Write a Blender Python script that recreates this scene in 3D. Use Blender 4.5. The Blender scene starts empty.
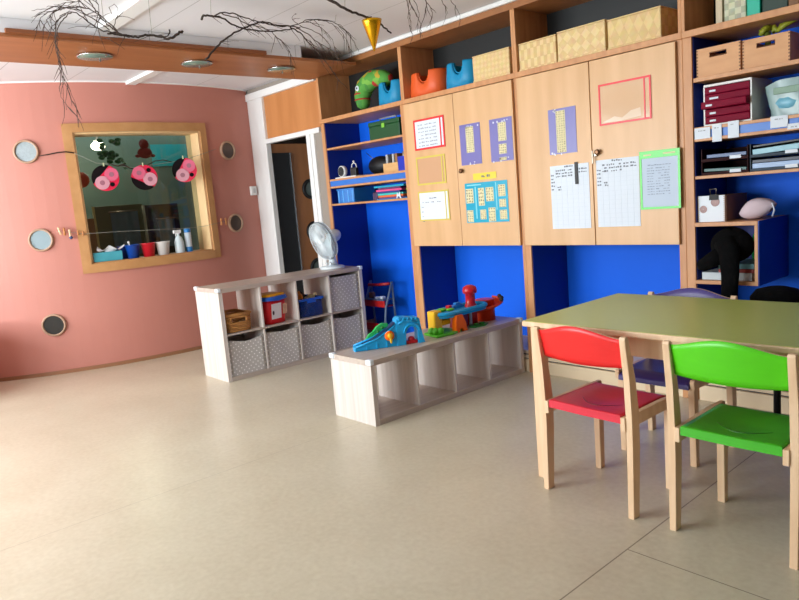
import bpy, bmesh, math, random
from mathutils import Vector, Matrix
random.seed(7)
SC = bpy.context.scene
COL = SC.collection
PI = math.pi

# ------------------------------------------------------------------ camera
F_PX, YAW, PIT, ROL, CAMH = 683.485, 0.852571, -0.148035, -0.0845014, 1.40
fw = Vector((-math.sin(YAW)*math.cos(PIT), math.cos(YAW)*math.cos(PIT), math.sin(PIT)))
r0 = Vector((math.cos(YAW), math.sin(YAW), 0)); u0 = r0.cross(fw)
rt = math.cos(ROL)*r0 + math.sin(ROL)*u0
up = -math.sin(ROL)*r0 + math.cos(ROL)*u0
EYE = Vector((0, 0, CAMH))
cam = bpy.data.cameras.new('camera'); co = bpy.data.objects.new('camera', cam); COL.objects.link(co)
cam.sensor_width = 36; cam.lens = F_PX*36/799; cam.clip_start = .05
m = Matrix.Identity(4)
for i in range(3):
    m[i][0], m[i][1], m[i][2], m[i][3] = rt[i], up[i], -fw[i], EYE[i]
co.matrix_world = m
SC.camera = co

def ray(px, py): return fw + rt*((px-399.5)/F_PX) - up*((py-300)/F_PX)
def at_y(px, py, Y): d = ray(px, py); return EYE + d*(Y/d.y)
def at_x(px, py, X): d = ray(px, py); return EYE + d*(X/d.x)
def at_z(px, py, Z): d = ray(px, py); return EYE + d*((Z-CAMH)/d.z)
WCX, WCY, WR = -9.75, 3.0, 3.0           # the bowed pink wall is an arc
def at_wall(px, py, off=0.0):
    d = ray(px, py); R = WR+off
    a = d.x**2+d.y**2; b = -2*(d.x*WCX+d.y*WCY); c = WCX**2+WCY**2-R*R
    t = (-b-math.sqrt(max(0, b*b-4*a*c)))/(2*a); return EYE + d*t
def wall_pt(y, z, off=0.0):
    a = math.asin((y-WCY)/WR); return Vector((WCX+(WR+off)*math.cos(a), WCY+(WR+off)*math.sin(a), z))
def wall_ang(y): return math.asin((y-WCY)/WR)

# ------------------------------------------------------------------ materials
def lin(c):
    return tuple(((v/255)/12.92 if v/255 <= .04045 else ((v/255+.055)/1.055)**2.4) for v in c)+(1.0,)
MATS = {}
def mat(name, rgb, rough=.5, metal=0, spec=.5, coat=0, noise=0, nscale=8, bump=0, bscale=60, alpha=None, trans=0, emit=None, es=1):
    if name in MATS: return MATS[name]
    M = bpy.data.materials.new(name); M.use_nodes = True; MATS[name] = M
    N = M.node_tree.nodes; L = M.node_tree.links; B = N['Principled BSDF']
    B.inputs['Roughness'].default_value = rough; B.inputs['Metallic'].default_value = metal
    B.inputs['Specular IOR Level'].default_value = spec; B.inputs['Coat Weight'].default_value = coat
    B.inputs['Coat Roughness'].default_value = .15
    c = lin(rgb); B.inputs['Base Color'].default_value = c
    M.diffuse_color = c
    tc = N.new('ShaderNodeTexCoord')
    if noise:
        n = N.new('ShaderNodeTexNoise'); n.inputs['Scale'].default_value = nscale; n.inputs['Detail'].default_value = 4
        L.new(tc.outputs['Object'], n.inputs['Vector'])
        r = N.new('ShaderNodeMix'); r.data_type = 'RGBA'
        r.inputs[6].default_value = tuple(v*(1-noise) for v in c[:3])+(1,)
        r.inputs[7].default_value = tuple(min(1, v*(1+noise)) for v in c[:3])+(1,)
        L.new(n.outputs['Fac'], r.inputs[0]); L.new(r.outputs[2], B.inputs['Base Color'])
    if bump:
        n2 = N.new('ShaderNodeTexNoise'); n2.inputs['Scale'].default_value = bscale
        L.new(tc.outputs['Object'], n2.inputs['Vector'])
        b = N.new('ShaderNodeBump'); b.inputs['Strength'].default_value = bump; b.inputs['Distance'].default_value = .01
        L.new(n2.outputs['Fac'], b.inputs['Height']); L.new(b.outputs['Normal'], B.inputs['Normal'])
    if trans: B.inputs['Transmission Weight'].default_value = trans
    if alpha is not None: B.inputs['Alpha'].default_value = alpha
    if emit:
        B.inputs['Emission Color'].default_value = lin(emit); B.inputs['Emission Strength'].default_value = es
    return M
def wood(name, rgb1, rgb2, scale=(14, 14, 1.2), rough=.42, coat=0.0, fine=6):
    if name in MATS: return MATS[name]
    M = bpy.data.materials.new(name); M.use_nodes = True; MATS[name] = M
    N = M.node_tree.nodes; L = M.node_tree.links; B = N['Principled BSDF']
    B.inputs['Roughness'].default_value = rough; B.inputs['Coat Weight'].default_value = coat
    tc = N.new('ShaderNodeTexCoord'); mp = N.new('ShaderNodeMapping'); mp.inputs['Scale'].default_value = scale
    L.new(tc.outputs['Object'], mp.inputs['Vector'])
    n = N.new('ShaderNodeTexNoise'); n.inputs['Scale'].default_value = 1.0; n.inputs['Detail'].default_value = fine
    L.new(mp.outputs['Vector'], n.inputs['Vector'])
    cr = N.new('ShaderNodeValToRGB'); cr.color_ramp.elements[0].position = .3; cr.color_ramp.elements[1].position = .7
    cr.color_ramp.elements[0].color = lin(rgb1); cr.color_ramp.elements[1].color = lin(rgb2)
    L.new(n.outputs['Fac'], cr.inputs['Fac']); L.new(cr.outputs['Color'], B.inputs['Base Color'])
    M.diffuse_color = lin(rgb1)
    return M
def nodes_of(name):
    M = bpy.data.materials.new(name); M.use_nodes = True; MATS[name] = M
    return M, M.node_tree.nodes, M.node_tree.links, M.node_tree.nodes['Principled BSDF']
def math_node(N, L, op, a, b=None, c=None):
    n = N.new('ShaderNodeMath'); n.operation = op
    for i, v in enumerate((a, b, c)):
        if v is None: continue
        if isinstance(v, (int, float)): n.inputs[i].default_value = v
        else: L.new(v, n.inputs[i])
    return n.outputs[0]

BEECH = wood('beech_veneer', (210, 164, 114), (224, 180, 132), (9, 9, 1.0), .38)
BEECH_E = wood('beech_edge', (190, 130, 82), (212, 154, 104), (20, 20, 3), .45)
BEECH_D = wood('beech_orange', (188, 122, 70), (202, 136, 82), (9, 9, 1.0), .4)
TOPB = wood('top_board_shaded', (150, 96, 54), (166, 108, 62), (9, 9, 1.0), .5)  # darker than the other beech: shade under the board put into its colour
BEAMW = wood('beam_stain', (156, 96, 56), (170, 108, 66), (10, 1.0, 10), .4)
BEAMR = wood('beam_rail_stain', (132, 74, 38), (146, 84, 46), (10, 1.0, 10), .45)
BIRCH = wood('birch_legs', (226, 188, 148), (240, 208, 172), (30, 30, 2.5), .4)
KAL = wood('grey_ash', (200, 189, 180), (222, 213, 206), (26, 26, 1.0), .45)
KALT = wood('grey_ash_top', (178, 162, 150), (198, 184, 172), (26, 1.0, 26), .35)
CHIP = mat('cream_edge', (236, 214, 180), .5)
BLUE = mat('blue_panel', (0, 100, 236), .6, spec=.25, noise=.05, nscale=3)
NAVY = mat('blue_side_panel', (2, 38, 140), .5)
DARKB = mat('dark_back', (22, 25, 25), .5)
WHITE = mat('white_paint', (232, 232, 230), .45, noise=.02, nscale=3)
CEILM = None
BLACK = mat('black', (14, 14, 15), .5)
SOOT = mat('black_cloth', (10, 10, 11), .95, spec=.1, bump=.5, bscale=40)
CHROME = mat('chrome', (200, 200, 200), .2, metal=1)
STEEL = mat('brushed_steel', (150, 140, 125), .35, metal=1)
PAPER = mat('paper', (220, 228, 238), .6)
INK = mat('ink', (112, 118, 130), .7)
CREAMP = mat('cream_paper', (226, 216, 170), .6)

# ------------------------------------------------------------------ mesh builder
def matrix_chain(o):
    M = Matrix.Translation(o.location) @ o.rotation_euler.to_matrix().to_4x4()
    return (matrix_chain(o.parent) @ M) if o.parent else M

class MB:
    def __init__(s): s.bm = bmesh.new(); s.cur = 0
    def _mark(s, faces):
        for f in faces: f.material_index = s.cur
    def box(s, x0, x1, y0, y1, z0, z1, bev=0, rot=None, seg=2):
        v = [s.bm.verts.new((x, y, z)) for x in (x0, x1) for y in (y0, y1) for z in (z0, z1)]
        F = [(0, 1, 3, 2), (4, 6, 7, 5), (0, 4, 5, 1), (2, 3, 7, 6), (0, 2, 6, 4), (1, 5, 7, 3)]
        fs = [s.bm.faces.new([v[i] for i in f]) for f in F]
        s._mark(fs)
        if rot is not None:
            for q in v: q.co = rot @ q.co
        if bev:
            es = list({e for f in fs for e in f.edges})
            r = bmesh.ops.bevel(s.bm, geom=es, offset=bev, segments=seg, profile=.5, affect='EDGES')
            s._mark(r['faces'])
        return s
    def ring(s, P, T, N, r, seg, ry=None):
        B = T.cross(N); ry = r if ry is None else ry
        return [s.bm.verts.new(P + N*(r*math.cos(2*PI*k/seg)) + B*(ry*math.sin(2*PI*k/seg))) for k in range(seg)]
    def tube(s, pts, rad, seg=8, cap=True, closed=False):
        pts = [Vector(p) for p in pts]; n = len(pts)
        if not hasattr(rad, '__len__'): rad = [rad]*n
        T = []
        for i in range(n):
            a = pts[i-1] if (i > 0 or closed) else pts[i]; b = pts[(i+1) % n] if (i < n-1 or closed) else pts[i]
            t = (b-a); T.append(t.normalized() if t.length > 1e-9 else Vector((0, 0, 1)))
        N = T[0].orthogonal().normalized(); R = []
        for i in range(n):
            N = (N - T[i]*N.dot(T[i])); N = N.normalized() if N.length > 1e-6 else T[i].orthogonal().normalized()
            R.append(s.ring(pts[i], T[i], N, rad[i], seg))
        rng = range(n) if closed else range(n-1); fs = []
        for i in rng:
            a, b = R[i], R[(i+1) % n]
            for k in range(seg):
                fs.append(s.bm.faces.new((a[k], a[(k+1) % seg], b[(k+1) % seg], b[k])))
        if cap and not closed:
            fs.append(s.bm.faces.new(R[0][::-1])); fs.append(s.bm.faces.new(R[-1]))
        for f in fs: f.smooth = len(f.verts) == 4
        s._mark(fs); return s
    def cyl(s, p0, p1, r0, r1=None, seg=24):
        return s.tube([p0, p1], [r0, r0 if r1 is None else r1], seg)
    def lathe(s, prof, c=(0, 0, 0), seg=32, axis='z', cap0=True, cap1=True, sy=1.0):
        c = Vector(c); R = []
        for (r, h) in prof:
            ring = []
            for k in range(seg):
                a = 2*PI*k/seg; u, v = r*math.cos(a), r*math.sin(a)*sy
                p = {'z': (u, v, h), 'y': (u, h, v), 'x': (h, u, v)}[axis]
                ring.append(s.bm.verts.new(c+Vector(p)))
            R.append(ring)
        fs = []
        for i in range(len(R)-1):
            for k in range(seg):
                f = s.bm.faces.new((R[i][k], R[i][(k+1) % seg], R[i+1][(k+1) % seg], R[i+1][k])); f.smooth = True; fs.append(f)
        if cap0: fs.append(s.bm.faces.new(R[0][::-1]))
        if cap1: fs.append(s.bm.faces.new(R[-1]))
        s._mark(fs); return s
    def prism(s, poly, axis, d0, d1, bev=0):
        """poly in the two other axes: x->(y,z), y->(x,z), z->(x,y)"""
        def P(u, v, d): return {'x': (d, u, v), 'y': (u, d, v), 'z': (u, v, d)}[axis]
        a = [s.bm.verts.new(P(u, v, d0)) for u, v in poly]; b = [s.bm.verts.new(P(u, v, d1)) for u, v in poly]
        n = len(poly); fs = [s.bm.faces.new(a), s.bm.faces.new(b[::-1])]
        for i in range(n): fs.append(s.bm.faces.new((a[i], b[i], b[(i+1) % n], a[(i+1) % n])))
        s._mark(fs)
        if bev:
            es = list({e for f in fs[:2] for e in f.edges})
            r = bmesh.ops.bevel(s.bm, geom=es, offset=bev, segments=2, profile=.5, affect='EDGES'); s._mark(r['faces'])
        return s
    def quad(s, *p):
        f = s.bm.faces.new([s.bm.verts.new(q) for q in p]); s._mark([f]); return s
    def grid(s, fn, nu, nv, smooth=True, closed_u=False):
        V = [[s.bm.verts.new(fn(i/nu, j/nv)) for j in range(nv+1)] for i in range(nu if closed_u else nu+1)]
        fs = []; w = len(V)
        for i in range(nu):
            for j in range(nv):
                f = s.bm.faces.new((V[i][j], V[(i+1) % w][j], V[(i+1) % w][j+1], V[i][j+1])); f.smooth = smooth; fs.append(f)
        s._mark(fs); return s
    def ball(s, c, r, seg=16, sc=(1, 1, 1), rot=None):
        c = Vector(c)
        def fn(u, v):
            a, b = 2*PI*u, PI*(v-.5)
            p = Vector((r*sc[0]*math.cos(b)*math.cos(a), r*sc[1]*math.cos(b)*math.sin(a), r*sc[2]*math.sin(b)))
            return c + (rot @ p if rot is not None else p)
        s.grid(fn, seg, seg//2, True, True); return s
    def build(s, name, mats, parent=None, world=False, mods=()):
        if not isinstance(mats, (list, tuple)): mats = [mats]
        if world and parent:
            s.bm.transform(matrix_chain(parent).inverted())
        bmesh.ops.remove_doubles(s.bm, verts=s.bm.verts, dist=1e-6)
        bmesh.ops.recalc_face_normals(s.bm, faces=s.bm.faces)
        me = bpy.data.meshes.new(name); s.bm.to_mesh(me); s.bm.free()
        for q in mats: me.materials.append(q)
        o = bpy.data.objects.new(name, me); COL.objects.link(o)
        if parent: o.parent = parent
        for (t, kw) in mods:
            md = o.modifiers.new(t.lower(), t)
            for k, v in kw.items(): setattr(md, k, v)
        return o
def solid(name, mats, parent, fn, world=True):
    b = MB(); fn(b); return b.build(name, mats, parent, world)

def thing(name, label, cat, loc=(0, 0, 0), rotz=0, group=None, kind=None):
    o = bpy.data.objects.new(name, None); COL.objects.link(o); o.empty_display_size = .1
    o.location = loc; o.rotation_euler = (0, 0, rotz)
    return tag(o, label, cat, group, kind)
def tag(o, label=None, cat=None, group=None, kind=None):
    if label: o['label'] = label
    if cat: o['category'] = cat
    if group: o['group'] = group
    if kind: o['kind'] = kind
    return o
def struct(o, label=None, cat=None):
    o['kind'] = 'structure'
    return tag(o, label, cat)
def dup(root, loc, rotz, label, group=None):
    r = root.copy(); COL.objects.link(r); r.location = loc; r.rotation_euler = (0, 0, rotz); r['label'] = label
    if group: r['group'] = group
    for ch in list(root.children):
        c = ch.copy(); COL.objects.link(c); c.parent = r
        for g in list(ch.children):
            d = g.copy(); COL.objects.link(d); d.parent = c
    return r
def one(name, label, cat, loc, mats, fn, group=None, rotz=0):
    """a thing that is one mesh, built in local coordinates"""
    b = MB(); fn(b); o = b.build(name, mats); o.location = loc; o.rotation_euler = (0, 0, rotz)
    return tag(o, label, cat, group)

# ------------------------------------------------------------------ the setting
CEIL = 2.72
YF, YB = 4.05, 4.47
# floor: linoleum with a few welded seams
M, N, L, B = nodes_of('linoleum')
tc = N.new('ShaderNodeTexCoord'); sx = N.new('ShaderNodeSeparateXYZ'); L.new(tc.outputs['Object'], sx.inputs[0])
n1 = N.new('ShaderNodeTexNoise'); n1.inputs['Scale'].default_value = 2.2; n1.inputs['Detail'].default_value = 6; n1.inputs['Roughness'].default_value = .65
n2 = N.new('ShaderNodeTexNoise'); n2.inputs['Scale'].default_value = 38; n2.inputs['Detail'].default_value = 5
L.new(tc.outputs['Object'], n1.inputs['Vector']); L.new(tc.outputs['Object'], n2.inputs['Vector'])
mx = math_node(N, L, 'ADD', math_node(N, L, 'MULTIPLY', n1.outputs['Fac'], .55), math_node(N, L, 'MULTIPLY', n2.outputs['Fac'], .45))
cr = N.new('ShaderNodeValToRGB'); cr.color_ramp.elements[0].position = .36; cr.color_ramp.elements[1].position = .64
cr.color_ramp.elements[0].color = lin((195, 184, 159)); cr.color_ramp.elements[1].color = lin((209, 200, 177))
L.new(mx, cr.inputs['Fac'])
def stripe(axis, at, w):
    return math_node(N, L, 'LESS_THAN', math_node(N, L, 'ABSOLUTE', math_node(N, L, 'SUBTRACT', sx.outputs[axis], at)), w)
s1 = stripe(0, -1.317, .0028); s2 = math_node(N, L, 'MULTIPLY', stripe(1, 2.198, .0024), math_node(N, L, 'GREATER_THAN', sx.outputs[0], -1.317))
s3 = math_node(N, L, 'MULTIPLY', stripe(0, -3.382, .0022), .4)
seam = math_node(N, L, 'MAXIMUM', math_node(N, L, 'MAXIMUM', s1, s2), s3)
mixc = N.new('ShaderNodeMix'); mixc.data_type = 'RGBA'; L.new(math_node(N, L, 'MULTIPLY', seam, .75), mixc.inputs[0])
L.new(cr.outputs['Color'], mixc.inputs[6]); mixc.inputs[7].default_value = lin((96, 78, 58)); L.new(mixc.outputs[2], B.inputs['Base Color'])
B.inputs['Roughness'].default_value = .31; B.inputs['Specular IOR Level'].default_value = .5
bp = N.new('ShaderNodeBump'); bp.inputs['Strength'].default_value = .03; bp.inputs['Distance'].default_value = .01
L.new(n2.outputs['Fac'], bp.inputs['Height']); L.new(bp.outputs['Normal'], B.inputs['Normal'])
LINO = M
b = MB(); b.box(-9.6, 2.2, -2.5, 5.6, -.1, 0); struct(b.build('floor', LINO), 'beige speckled linoleum floor with thin dark welded seams', 'floor')

# ceiling: white boards with faint joints
M, N, L, B = nodes_of('ceiling_board')
tc = N.new('ShaderNodeTexCoord'); sx = N.new('ShaderNodeSeparateXYZ'); L.new(tc.outputs['Object'], sx.inputs[0])
def joint(out, period, off, w):
    f = math_node(N, L, 'FRACT', math_node(N, L, 'DIVIDE', math_node(N, L, 'ADD', out, off), period))
    return math_node(N, L, 'LESS_THAN', f, w/period)
j = math_node(N, L, 'MAXIMUM', joint(sx.outputs[1], .62, .33, .006), joint(sx.outputs[0], 2.5, .45, .006))
mixc = N.new('ShaderNodeMix'); mixc.data_type = 'RGBA'; L.new(j, mixc.inputs[0])
mixc.inputs[6].default_value = lin((226, 226, 230)); mixc.inputs[7].default_value = lin((176, 176, 178)); L.new(mixc.outputs[2], B.inputs['Base Color'])
B.inputs['Roughness'].default_value = .6
CEILM = M
b = MB(); b.box(-9.6, 2.2, -2.5, 5.6, CEIL, CEIL+.1); struct(b.build('ceiling', CEILM), 'white boarded ceiling with faint panel joints', 'ceiling')

# the bowed pink wall with the opening of the window
PINK = mat('pink_plaster', (192, 126, 112), .55, noise=.035, nscale=2.5, bump=.04, bscale=120)
wa = [at_wall(*p) for p in ((73, 132.5), (199.5, 131.5), (213, 250.5), (91, 264))]
WY0, WY1 = (wa[0].y+wa[3].y)/2, (wa[1].y+wa[2].y)/2
WZ1, WZ0 = (wa[0].z+wa[1].z)/2, (wa[2].z+wa[3].z)/2
print('window', WY0, WY1, WZ0, WZ1)
THK = .20
def arc_patch(b, y0, y1, z0, z1, o0, o1, n=10):
    """closed slab following the wall arc between offsets o0 and o1"""
    A = [wall_ang(y0)+(wall_ang(y1)-wall_ang(y0))*i/n for i in range(n+1)]
    def P(a, o, z): return Vector((WCX+(WR+o)*math.cos(a), WCY+(WR+o)*math.sin(a), z))
    vs = [[b.bm.verts.new(P(a, o, z)) for (o, z) in ((o0, z0), (o1, z0), (o1, z1), (o0, z1))] for a in A]
    fs = [b.bm.faces.new(vs[0]), b.bm.faces.new(vs[-1][::-1])]
    for i in range(n):
        for k in range(4):
            f = b.bm.faces.new((vs[i][k], vs[i+1][k], vs[i+1][(k+1) % 4], vs[i][(k+1) % 4])); fs.append(f)
    b._mark(fs)
b = MB()
arc_patch(b, .3, WY0, 0, CEIL, -THK, 0, 24); arc_patch(b, WY1, 4.06, 0, CEIL, -THK, 0, 12)
arc_patch(b, WY0, WY1, 0, WZ0, -THK, 0, 16); arc_patch(b, WY0, WY1, WZ1, CEIL, -THK, 0, 16)
struct(b.build('wall_left', PINK), 'pink plastered wall bowing gently into the room', 'wall')
b = MB(); arc_patch(b, .3, 4.05, 0, .035, 0, .012, 36)
struct(b.build('baseboard_left', mat('base_brown', (150, 104, 72), .5)), 'low brown skirting along the pink wall', 'baseboard')
b = MB(); arc_patch(b, .3, 4.05, CEIL-.010, CEIL, 0, .02, 36)
struct(b.build('trim_1', WHITE), 'narrow white strip along the top of the pink wall', 'trim')

# inner window
FRW = wood('window_frame_wood', (182, 132, 82), (196, 146, 96), (8, 8, 8), .4)
JAMBW = wood('window_jamb_wood', (226, 190, 138), (236, 202, 152), (8, 8, 2), .45)
w1 = thing('window_1', 'square wooden-framed inner window in the pink wall', 'window', wall_pt((WY0+WY1)/2, WZ0), 0); w1['kind'] = 'structure'
b = MB(); fwid = .082
arc_patch(b, WY0-fwid, WY0, WZ0-fwid, WZ1+fwid, -.01, .022, 2); arc_patch(b, WY1, WY1+.07, WZ0-fwid, WZ1+fwid, -.01, .022, 2)
arc_patch(b, WY0, WY1, WZ1, WZ1+fwid, -.01, .022, 16); arc_patch(b, WY0, WY1, WZ0-fwid, WZ0, -.01, .03, 16)
b.build('window_frame', FRW, w1, True)
b = MB()
arc_patch(b, WY0-.002, WY0+.016, WZ0, WZ1, -.24, -.005, 2); arc_patch(b, WY1-.016, WY1+.002, WZ0, WZ1, -.24, -.005, 2)
arc_patch(b, WY0, WY1, WZ1-.016, WZ1+.002, -.24, -.005, 16)
b.build('window_jamb', JAMBW, w1, True)
b = MB(); arc_patch(b, WY0, WY1, WZ0-.01, WZ0+.012, -.26, .0, 16)
b.build('window_sill', FRW, w1, True)
M, N, L, B = nodes_of('window_glass')
N.remove(B); out = [n for n in N if n.type == 'OUTPUT_MATERIAL'][0]
t = N.new('ShaderNodeBsdfTransparent'); t.inputs[0].default_value = (.82, .9, .86, 1); g = N.new('ShaderNodeBsdfGlossy'); g.inputs['Roughness'].default_value = .02
fr = N.new('ShaderNodeFresnel'); fr.inputs['IOR'].default_value = 1.5; ms = N.new('ShaderNodeMixShader')
L.new(fr.outputs[0], ms.inputs[0]); L.new(t.outputs[0], ms.inputs[1]); L.new(g.outputs[0], ms.inputs[2]); L.new(ms.outputs[0], out.inputs['Surface'])
GLASS = M
b = MB(); b.grid(lambda u, v: wall_pt(WY0+(WY1-WY0)*u, WZ0+(WZ1-WZ0)*v, -.15), 12, 1)
b.build('window_pane', GLASS, w1, True)

# the dim washroom beyond the window
DIMG = mat('washroom_green', (92, 112, 98), .5, noise=.25, nscale=1.6)
b = MB(); b.box(-10.2, -10.1, .2, 5.5, 0, CEIL); struct(b.build('wall_washroom', DIMG), 'dim grey-green wall seen through the inner window', 'wall')
DIMB = mat('washroom_brown', (74, 62, 44), .6)
b = MB(); b.box(-10.1, -7.2, 5.3, 5.4, 0, CEIL); b.box(-10.1, -8.6, .1, .2, 0, CEIL); struct(b.build('wall_washroom_side', mat('washroom_side', (120, 112, 88), .6)), 'dim side wall of the washroom', 'wall')

# door wall: white frame, wooden transom, brown door standing open behind
DY = 4.06
b = MB()
xl0, xl1 = -6.95, -6.62
b.box(xl0, -6.74, DY, DY+.05, 0, 2.60, .006); b.box(-6.76, xl1, DY-.012, DY+.05, 0, 2.60, .006)
b.box(-5.855, -5.79, DY-.012, DY+.05, 0, 2.11, .006); b.box(-5.81, -5.735, DY, DY+.05, 0, 2.11, .006)
b.box(-6.63, -5.62, DY-.012, DY+.05, 2.10, 2.15, .005)
b.box(xl0, -5.62, DY-.02, DY+.05, 2.595, 2.67, .005)
struct(b.build('trim_2', WHITE), 'white painted door frame beside the pink wall', 'trim')
b = MB(); b.box(-5.735, -5.60, DY+.015, DY+.05, 0, 2.11); b.box(xl0, -5.62, DY+.02, DY+.06, 2.66, CEIL); struct(b.build('trim_9', mat('frame_gap_strip', (150, 140, 130), .6)), 'narrow grey strip between door frame and cabinet', 'trim')  # recessed strip in its own even grey-brown
b = MB(); b.box(-6.62, -5.625, DY+.02, DY+.05, 2.15, 2.595); struct(b.build('trim_3', BEECH_D), 'orange-brown wooden panel above the doorway', 'trim')
d1 = thing('door_1', 'brown door with round portholes standing open behind the white frame', 'door', (-6.64, DY+.14, 0)); d1['kind'] = 'structure'
DOORB = wood('door_brown', (150, 94, 48), (166, 106, 58), (8, 8, 1), .45)
b = MB(); b.box(-6.68, -6.64, DY+.05, DY+1.0, .01, 2.10); b.build('door_leaf', DOORB, d1, True)
for z in (1.585, 1.10, .67):
    b = MB(); b.lathe([(.080, -6.645), (.080, -6.620), (.108, -6.616), (.116, -6.63), (.116, -6.645)], (0, 4.585, z), 28, 'x', False, False)
    rim = b.build('porthole_rim', BLACK, d1, True)
    b = MB(); b.lathe([(.001, -6.634), (.083, -6.634)], (0, 4.585, z), 28, 'x', False, False); b.build('porthole_glass', mat('grey_glass', (110, 122, 118), .15), rim, True)
b = MB(); b.box(-6.64, -6.615, DY+.052, DY+.265, .0, 2.0); b.build('edge_panel', BLACK, d1, True)
b = MB(); b.box(-6.64, -6.608, DY+.265, DY+.282, .0, 2.0); b.build('edge_strip', CHROME, d1, True)
b = MB(); b.box(-7.3, -4.4, 5.45, 5.5, 0, CEIL); b.box(-7.2, -7.1, 4.3, 5.5, 0, CEIL); struct(b.build('wall_corridor', mat('corridor_dark', (60, 46, 34), .7)), 'dark corridor wall behind the open door', 'wall')

# beam and ceiling strips
bm_ = thing('trim_4', 'orange-brown wooden beam running below the white ceiling', 'beam', (-5.29, 1.5, 2.60)); bm_['kind'] = 'structure'
b = MB(); b.box(-5.66, -4.93, -2.3, 4.035, 2.602, 2.628, .003); b.build('beam_board', BEAMW, bm_, True)
b = MB(); b.box(-4.93, -4.905, 1.22, 3.10, 2.622, 2.652, .004); b.build('beam_rail', BEAMR, bm_, True)
b = MB(); b.box(-5.0, -4.93, -2.3, 3.45, 2.628, CEIL-.001); b.box(-5.66, -5.60, -2.3, 3.9, 2.628, CEIL-.001); struct(b.build('trim_5', CEILM), 'white fascia between the orange beam board and the ceiling', 'trim')
b = MB(); b.box(-4.93, 2.0, 1.79, 1.90, CEIL-.028, CEIL); struct(b.build('trim_6', WHITE), 'raised white ceiling batten running from the beam into the room', 'trim')
b = MB(); b.box(-6.9, -5.66, 2.66, 2.75, CEIL-.028, CEIL); struct(b.build('trim_7', WHITE), 'short white ceiling batten between pink wall and beam', 'trim')
b = MB(); b.box(-5.6, -.6, 4.035, 4.10, 2.691, CEIL, .003); struct(b.build('trim_8', WHITE), 'white cornice above the wooden wall cabinets', 'trim')
# walls behind and beside the camera with the windows that light the room
PLAS = mat('greyed_plaster', (160, 156, 150), .6)  # greyed to cut the light bouncing off the unseen walls
WX = [(-7.9, -6.0), (-5.7, -3.8), (-3.5, -2.6)]
b = MB(); xs = -9.6
b.box(-9.6, 2.2, -2.5, -2.3, 0, .75); b.box(-9.6, 2.2, -2.5, -2.3, 2.35, CEIL)
for (a, c) in WX: b.box(xs, a, -2.5, -2.3, .75, 2.35); xs = c
b.box(xs, 2.2, -2.5, -2.3, .75, 2.35)
struct(b.build('wall_back', PLAS), 'grey wall behind the viewer with three windows', 'wall')
for k, (a, c) in enumerate(WX):
    w = thing('window_%d' % (k+2), 'daylit window in the wall behind the viewer', 'window', ((a+c)/2, -2.4, .75)); w['kind'] = 'structure'
    b = MB()
    for (x0, x1, z0, z1) in ((a, a+.06, .75, 2.35), (c-.06, c, .75, 2.35), (a+.06, c-.06, .75, .81), (a+.06, c-.06, 2.29, 2.35), ((a+c)/2-.03, (a+c)/2+.03, .81, 2.29)):
        b.box(x0, x1, -2.44, -2.36, z0, z1)
    b.build('window_frame', WHITE, w, True)
    b = MB(); b.quad((a, -2.4, .75), (c, -2.4, .75), (c, -2.4, 2.35), (a, -2.4, 2.35)); b.build('window_pane', GLASS, w, True)
b = MB(); b.box(2.1, 2.2, -2.3, 4.6, 0, CEIL); struct(b.build('wall_right', mat('wall_right_paint', (110, 100, 92), .6)), 'plain wall to the right of the viewer', 'wall')  # dull tone set to cut fill bouncing off this unseen wall
b = MB(); b.box(-9.6, -9.5, -2.3, .4, 0, CEIL); b.box(-9.5, -8.3, .2, .35, 0, CEIL); struct(b.build('wall_left_end', PINK), 'pink wall continuing left out of view', 'wall')
b = MB(); b.box(-5.62, 2.2, 4.56, 4.62, 0, CEIL); b.box(-.7, 2.2, 4.05, 4.12, 0, CEIL); struct(b.build('wall_front', PLAS), 'wall behind the wooden cabinets', 'wall')

b = MB(); b.box(-7.45, -6.55, .62, .92, 0, .62, .02); struct(b.build('bounce_block', mat('orange_bounce', (226, 96, 30), .7)), 'orange block added out of view to shade and tint the pink wall', 'bounce block')  # unseen block added to shade the wall foot and bounce orange

# ------------------------------------------------------------------ wooden wall cabinets
TZ0, TZ1, TOP = 2.175, 2.213, 2.69
def cabinet(name, label, x0, x1, lw, rw, parts, inner_left):
    c = thing(name, label, 'cabinet', ((x0+x1)/2, 4.25, 0))
    for (a, w, nm) in ((x0, lw, 'side_panel'), (x1-rw, rw, 'side_panel')):
        b = MB(); b.box(a, a+w, 4.062, 4.53, 0, TZ0, .003); s = b.build(nm, BEECH_E, c, True)
        ua, ue = (a, a+.02) if a == x0 else (a+w-.02, a+w)
        if label.startswith('tall wooden cabinet with blue') and a == x0: ue = a+.035
        b = MB(); b.box(ua, ue, 4.055, 4.53, TZ1, TOP-.045, .002); b.build('upper_side', BEECH_E, c, True)
    # blue lining of the sides
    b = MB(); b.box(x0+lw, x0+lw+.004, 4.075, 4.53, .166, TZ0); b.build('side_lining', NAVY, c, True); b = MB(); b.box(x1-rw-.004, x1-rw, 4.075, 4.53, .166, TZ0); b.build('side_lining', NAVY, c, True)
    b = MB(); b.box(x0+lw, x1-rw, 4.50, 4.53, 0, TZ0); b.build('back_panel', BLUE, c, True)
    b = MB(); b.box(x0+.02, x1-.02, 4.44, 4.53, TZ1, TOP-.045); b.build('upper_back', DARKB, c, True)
    b = MB(); b.box(x0, x1, 4.052, 4.50, TZ0, TZ1, .003); b.build('middle_rail', BEECH_E, c, True)
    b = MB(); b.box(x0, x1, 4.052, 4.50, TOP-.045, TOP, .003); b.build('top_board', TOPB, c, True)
    return c
B1, B2, B3, B4, B5 = -5.60, -4.382, -3.18, -1.957, -.72
cab1 = cabinet('shelf_cabinet', 'tall wooden cabinet with blue shelves next to the doorway', B1, B2, .05, .05, None, True)
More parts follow.
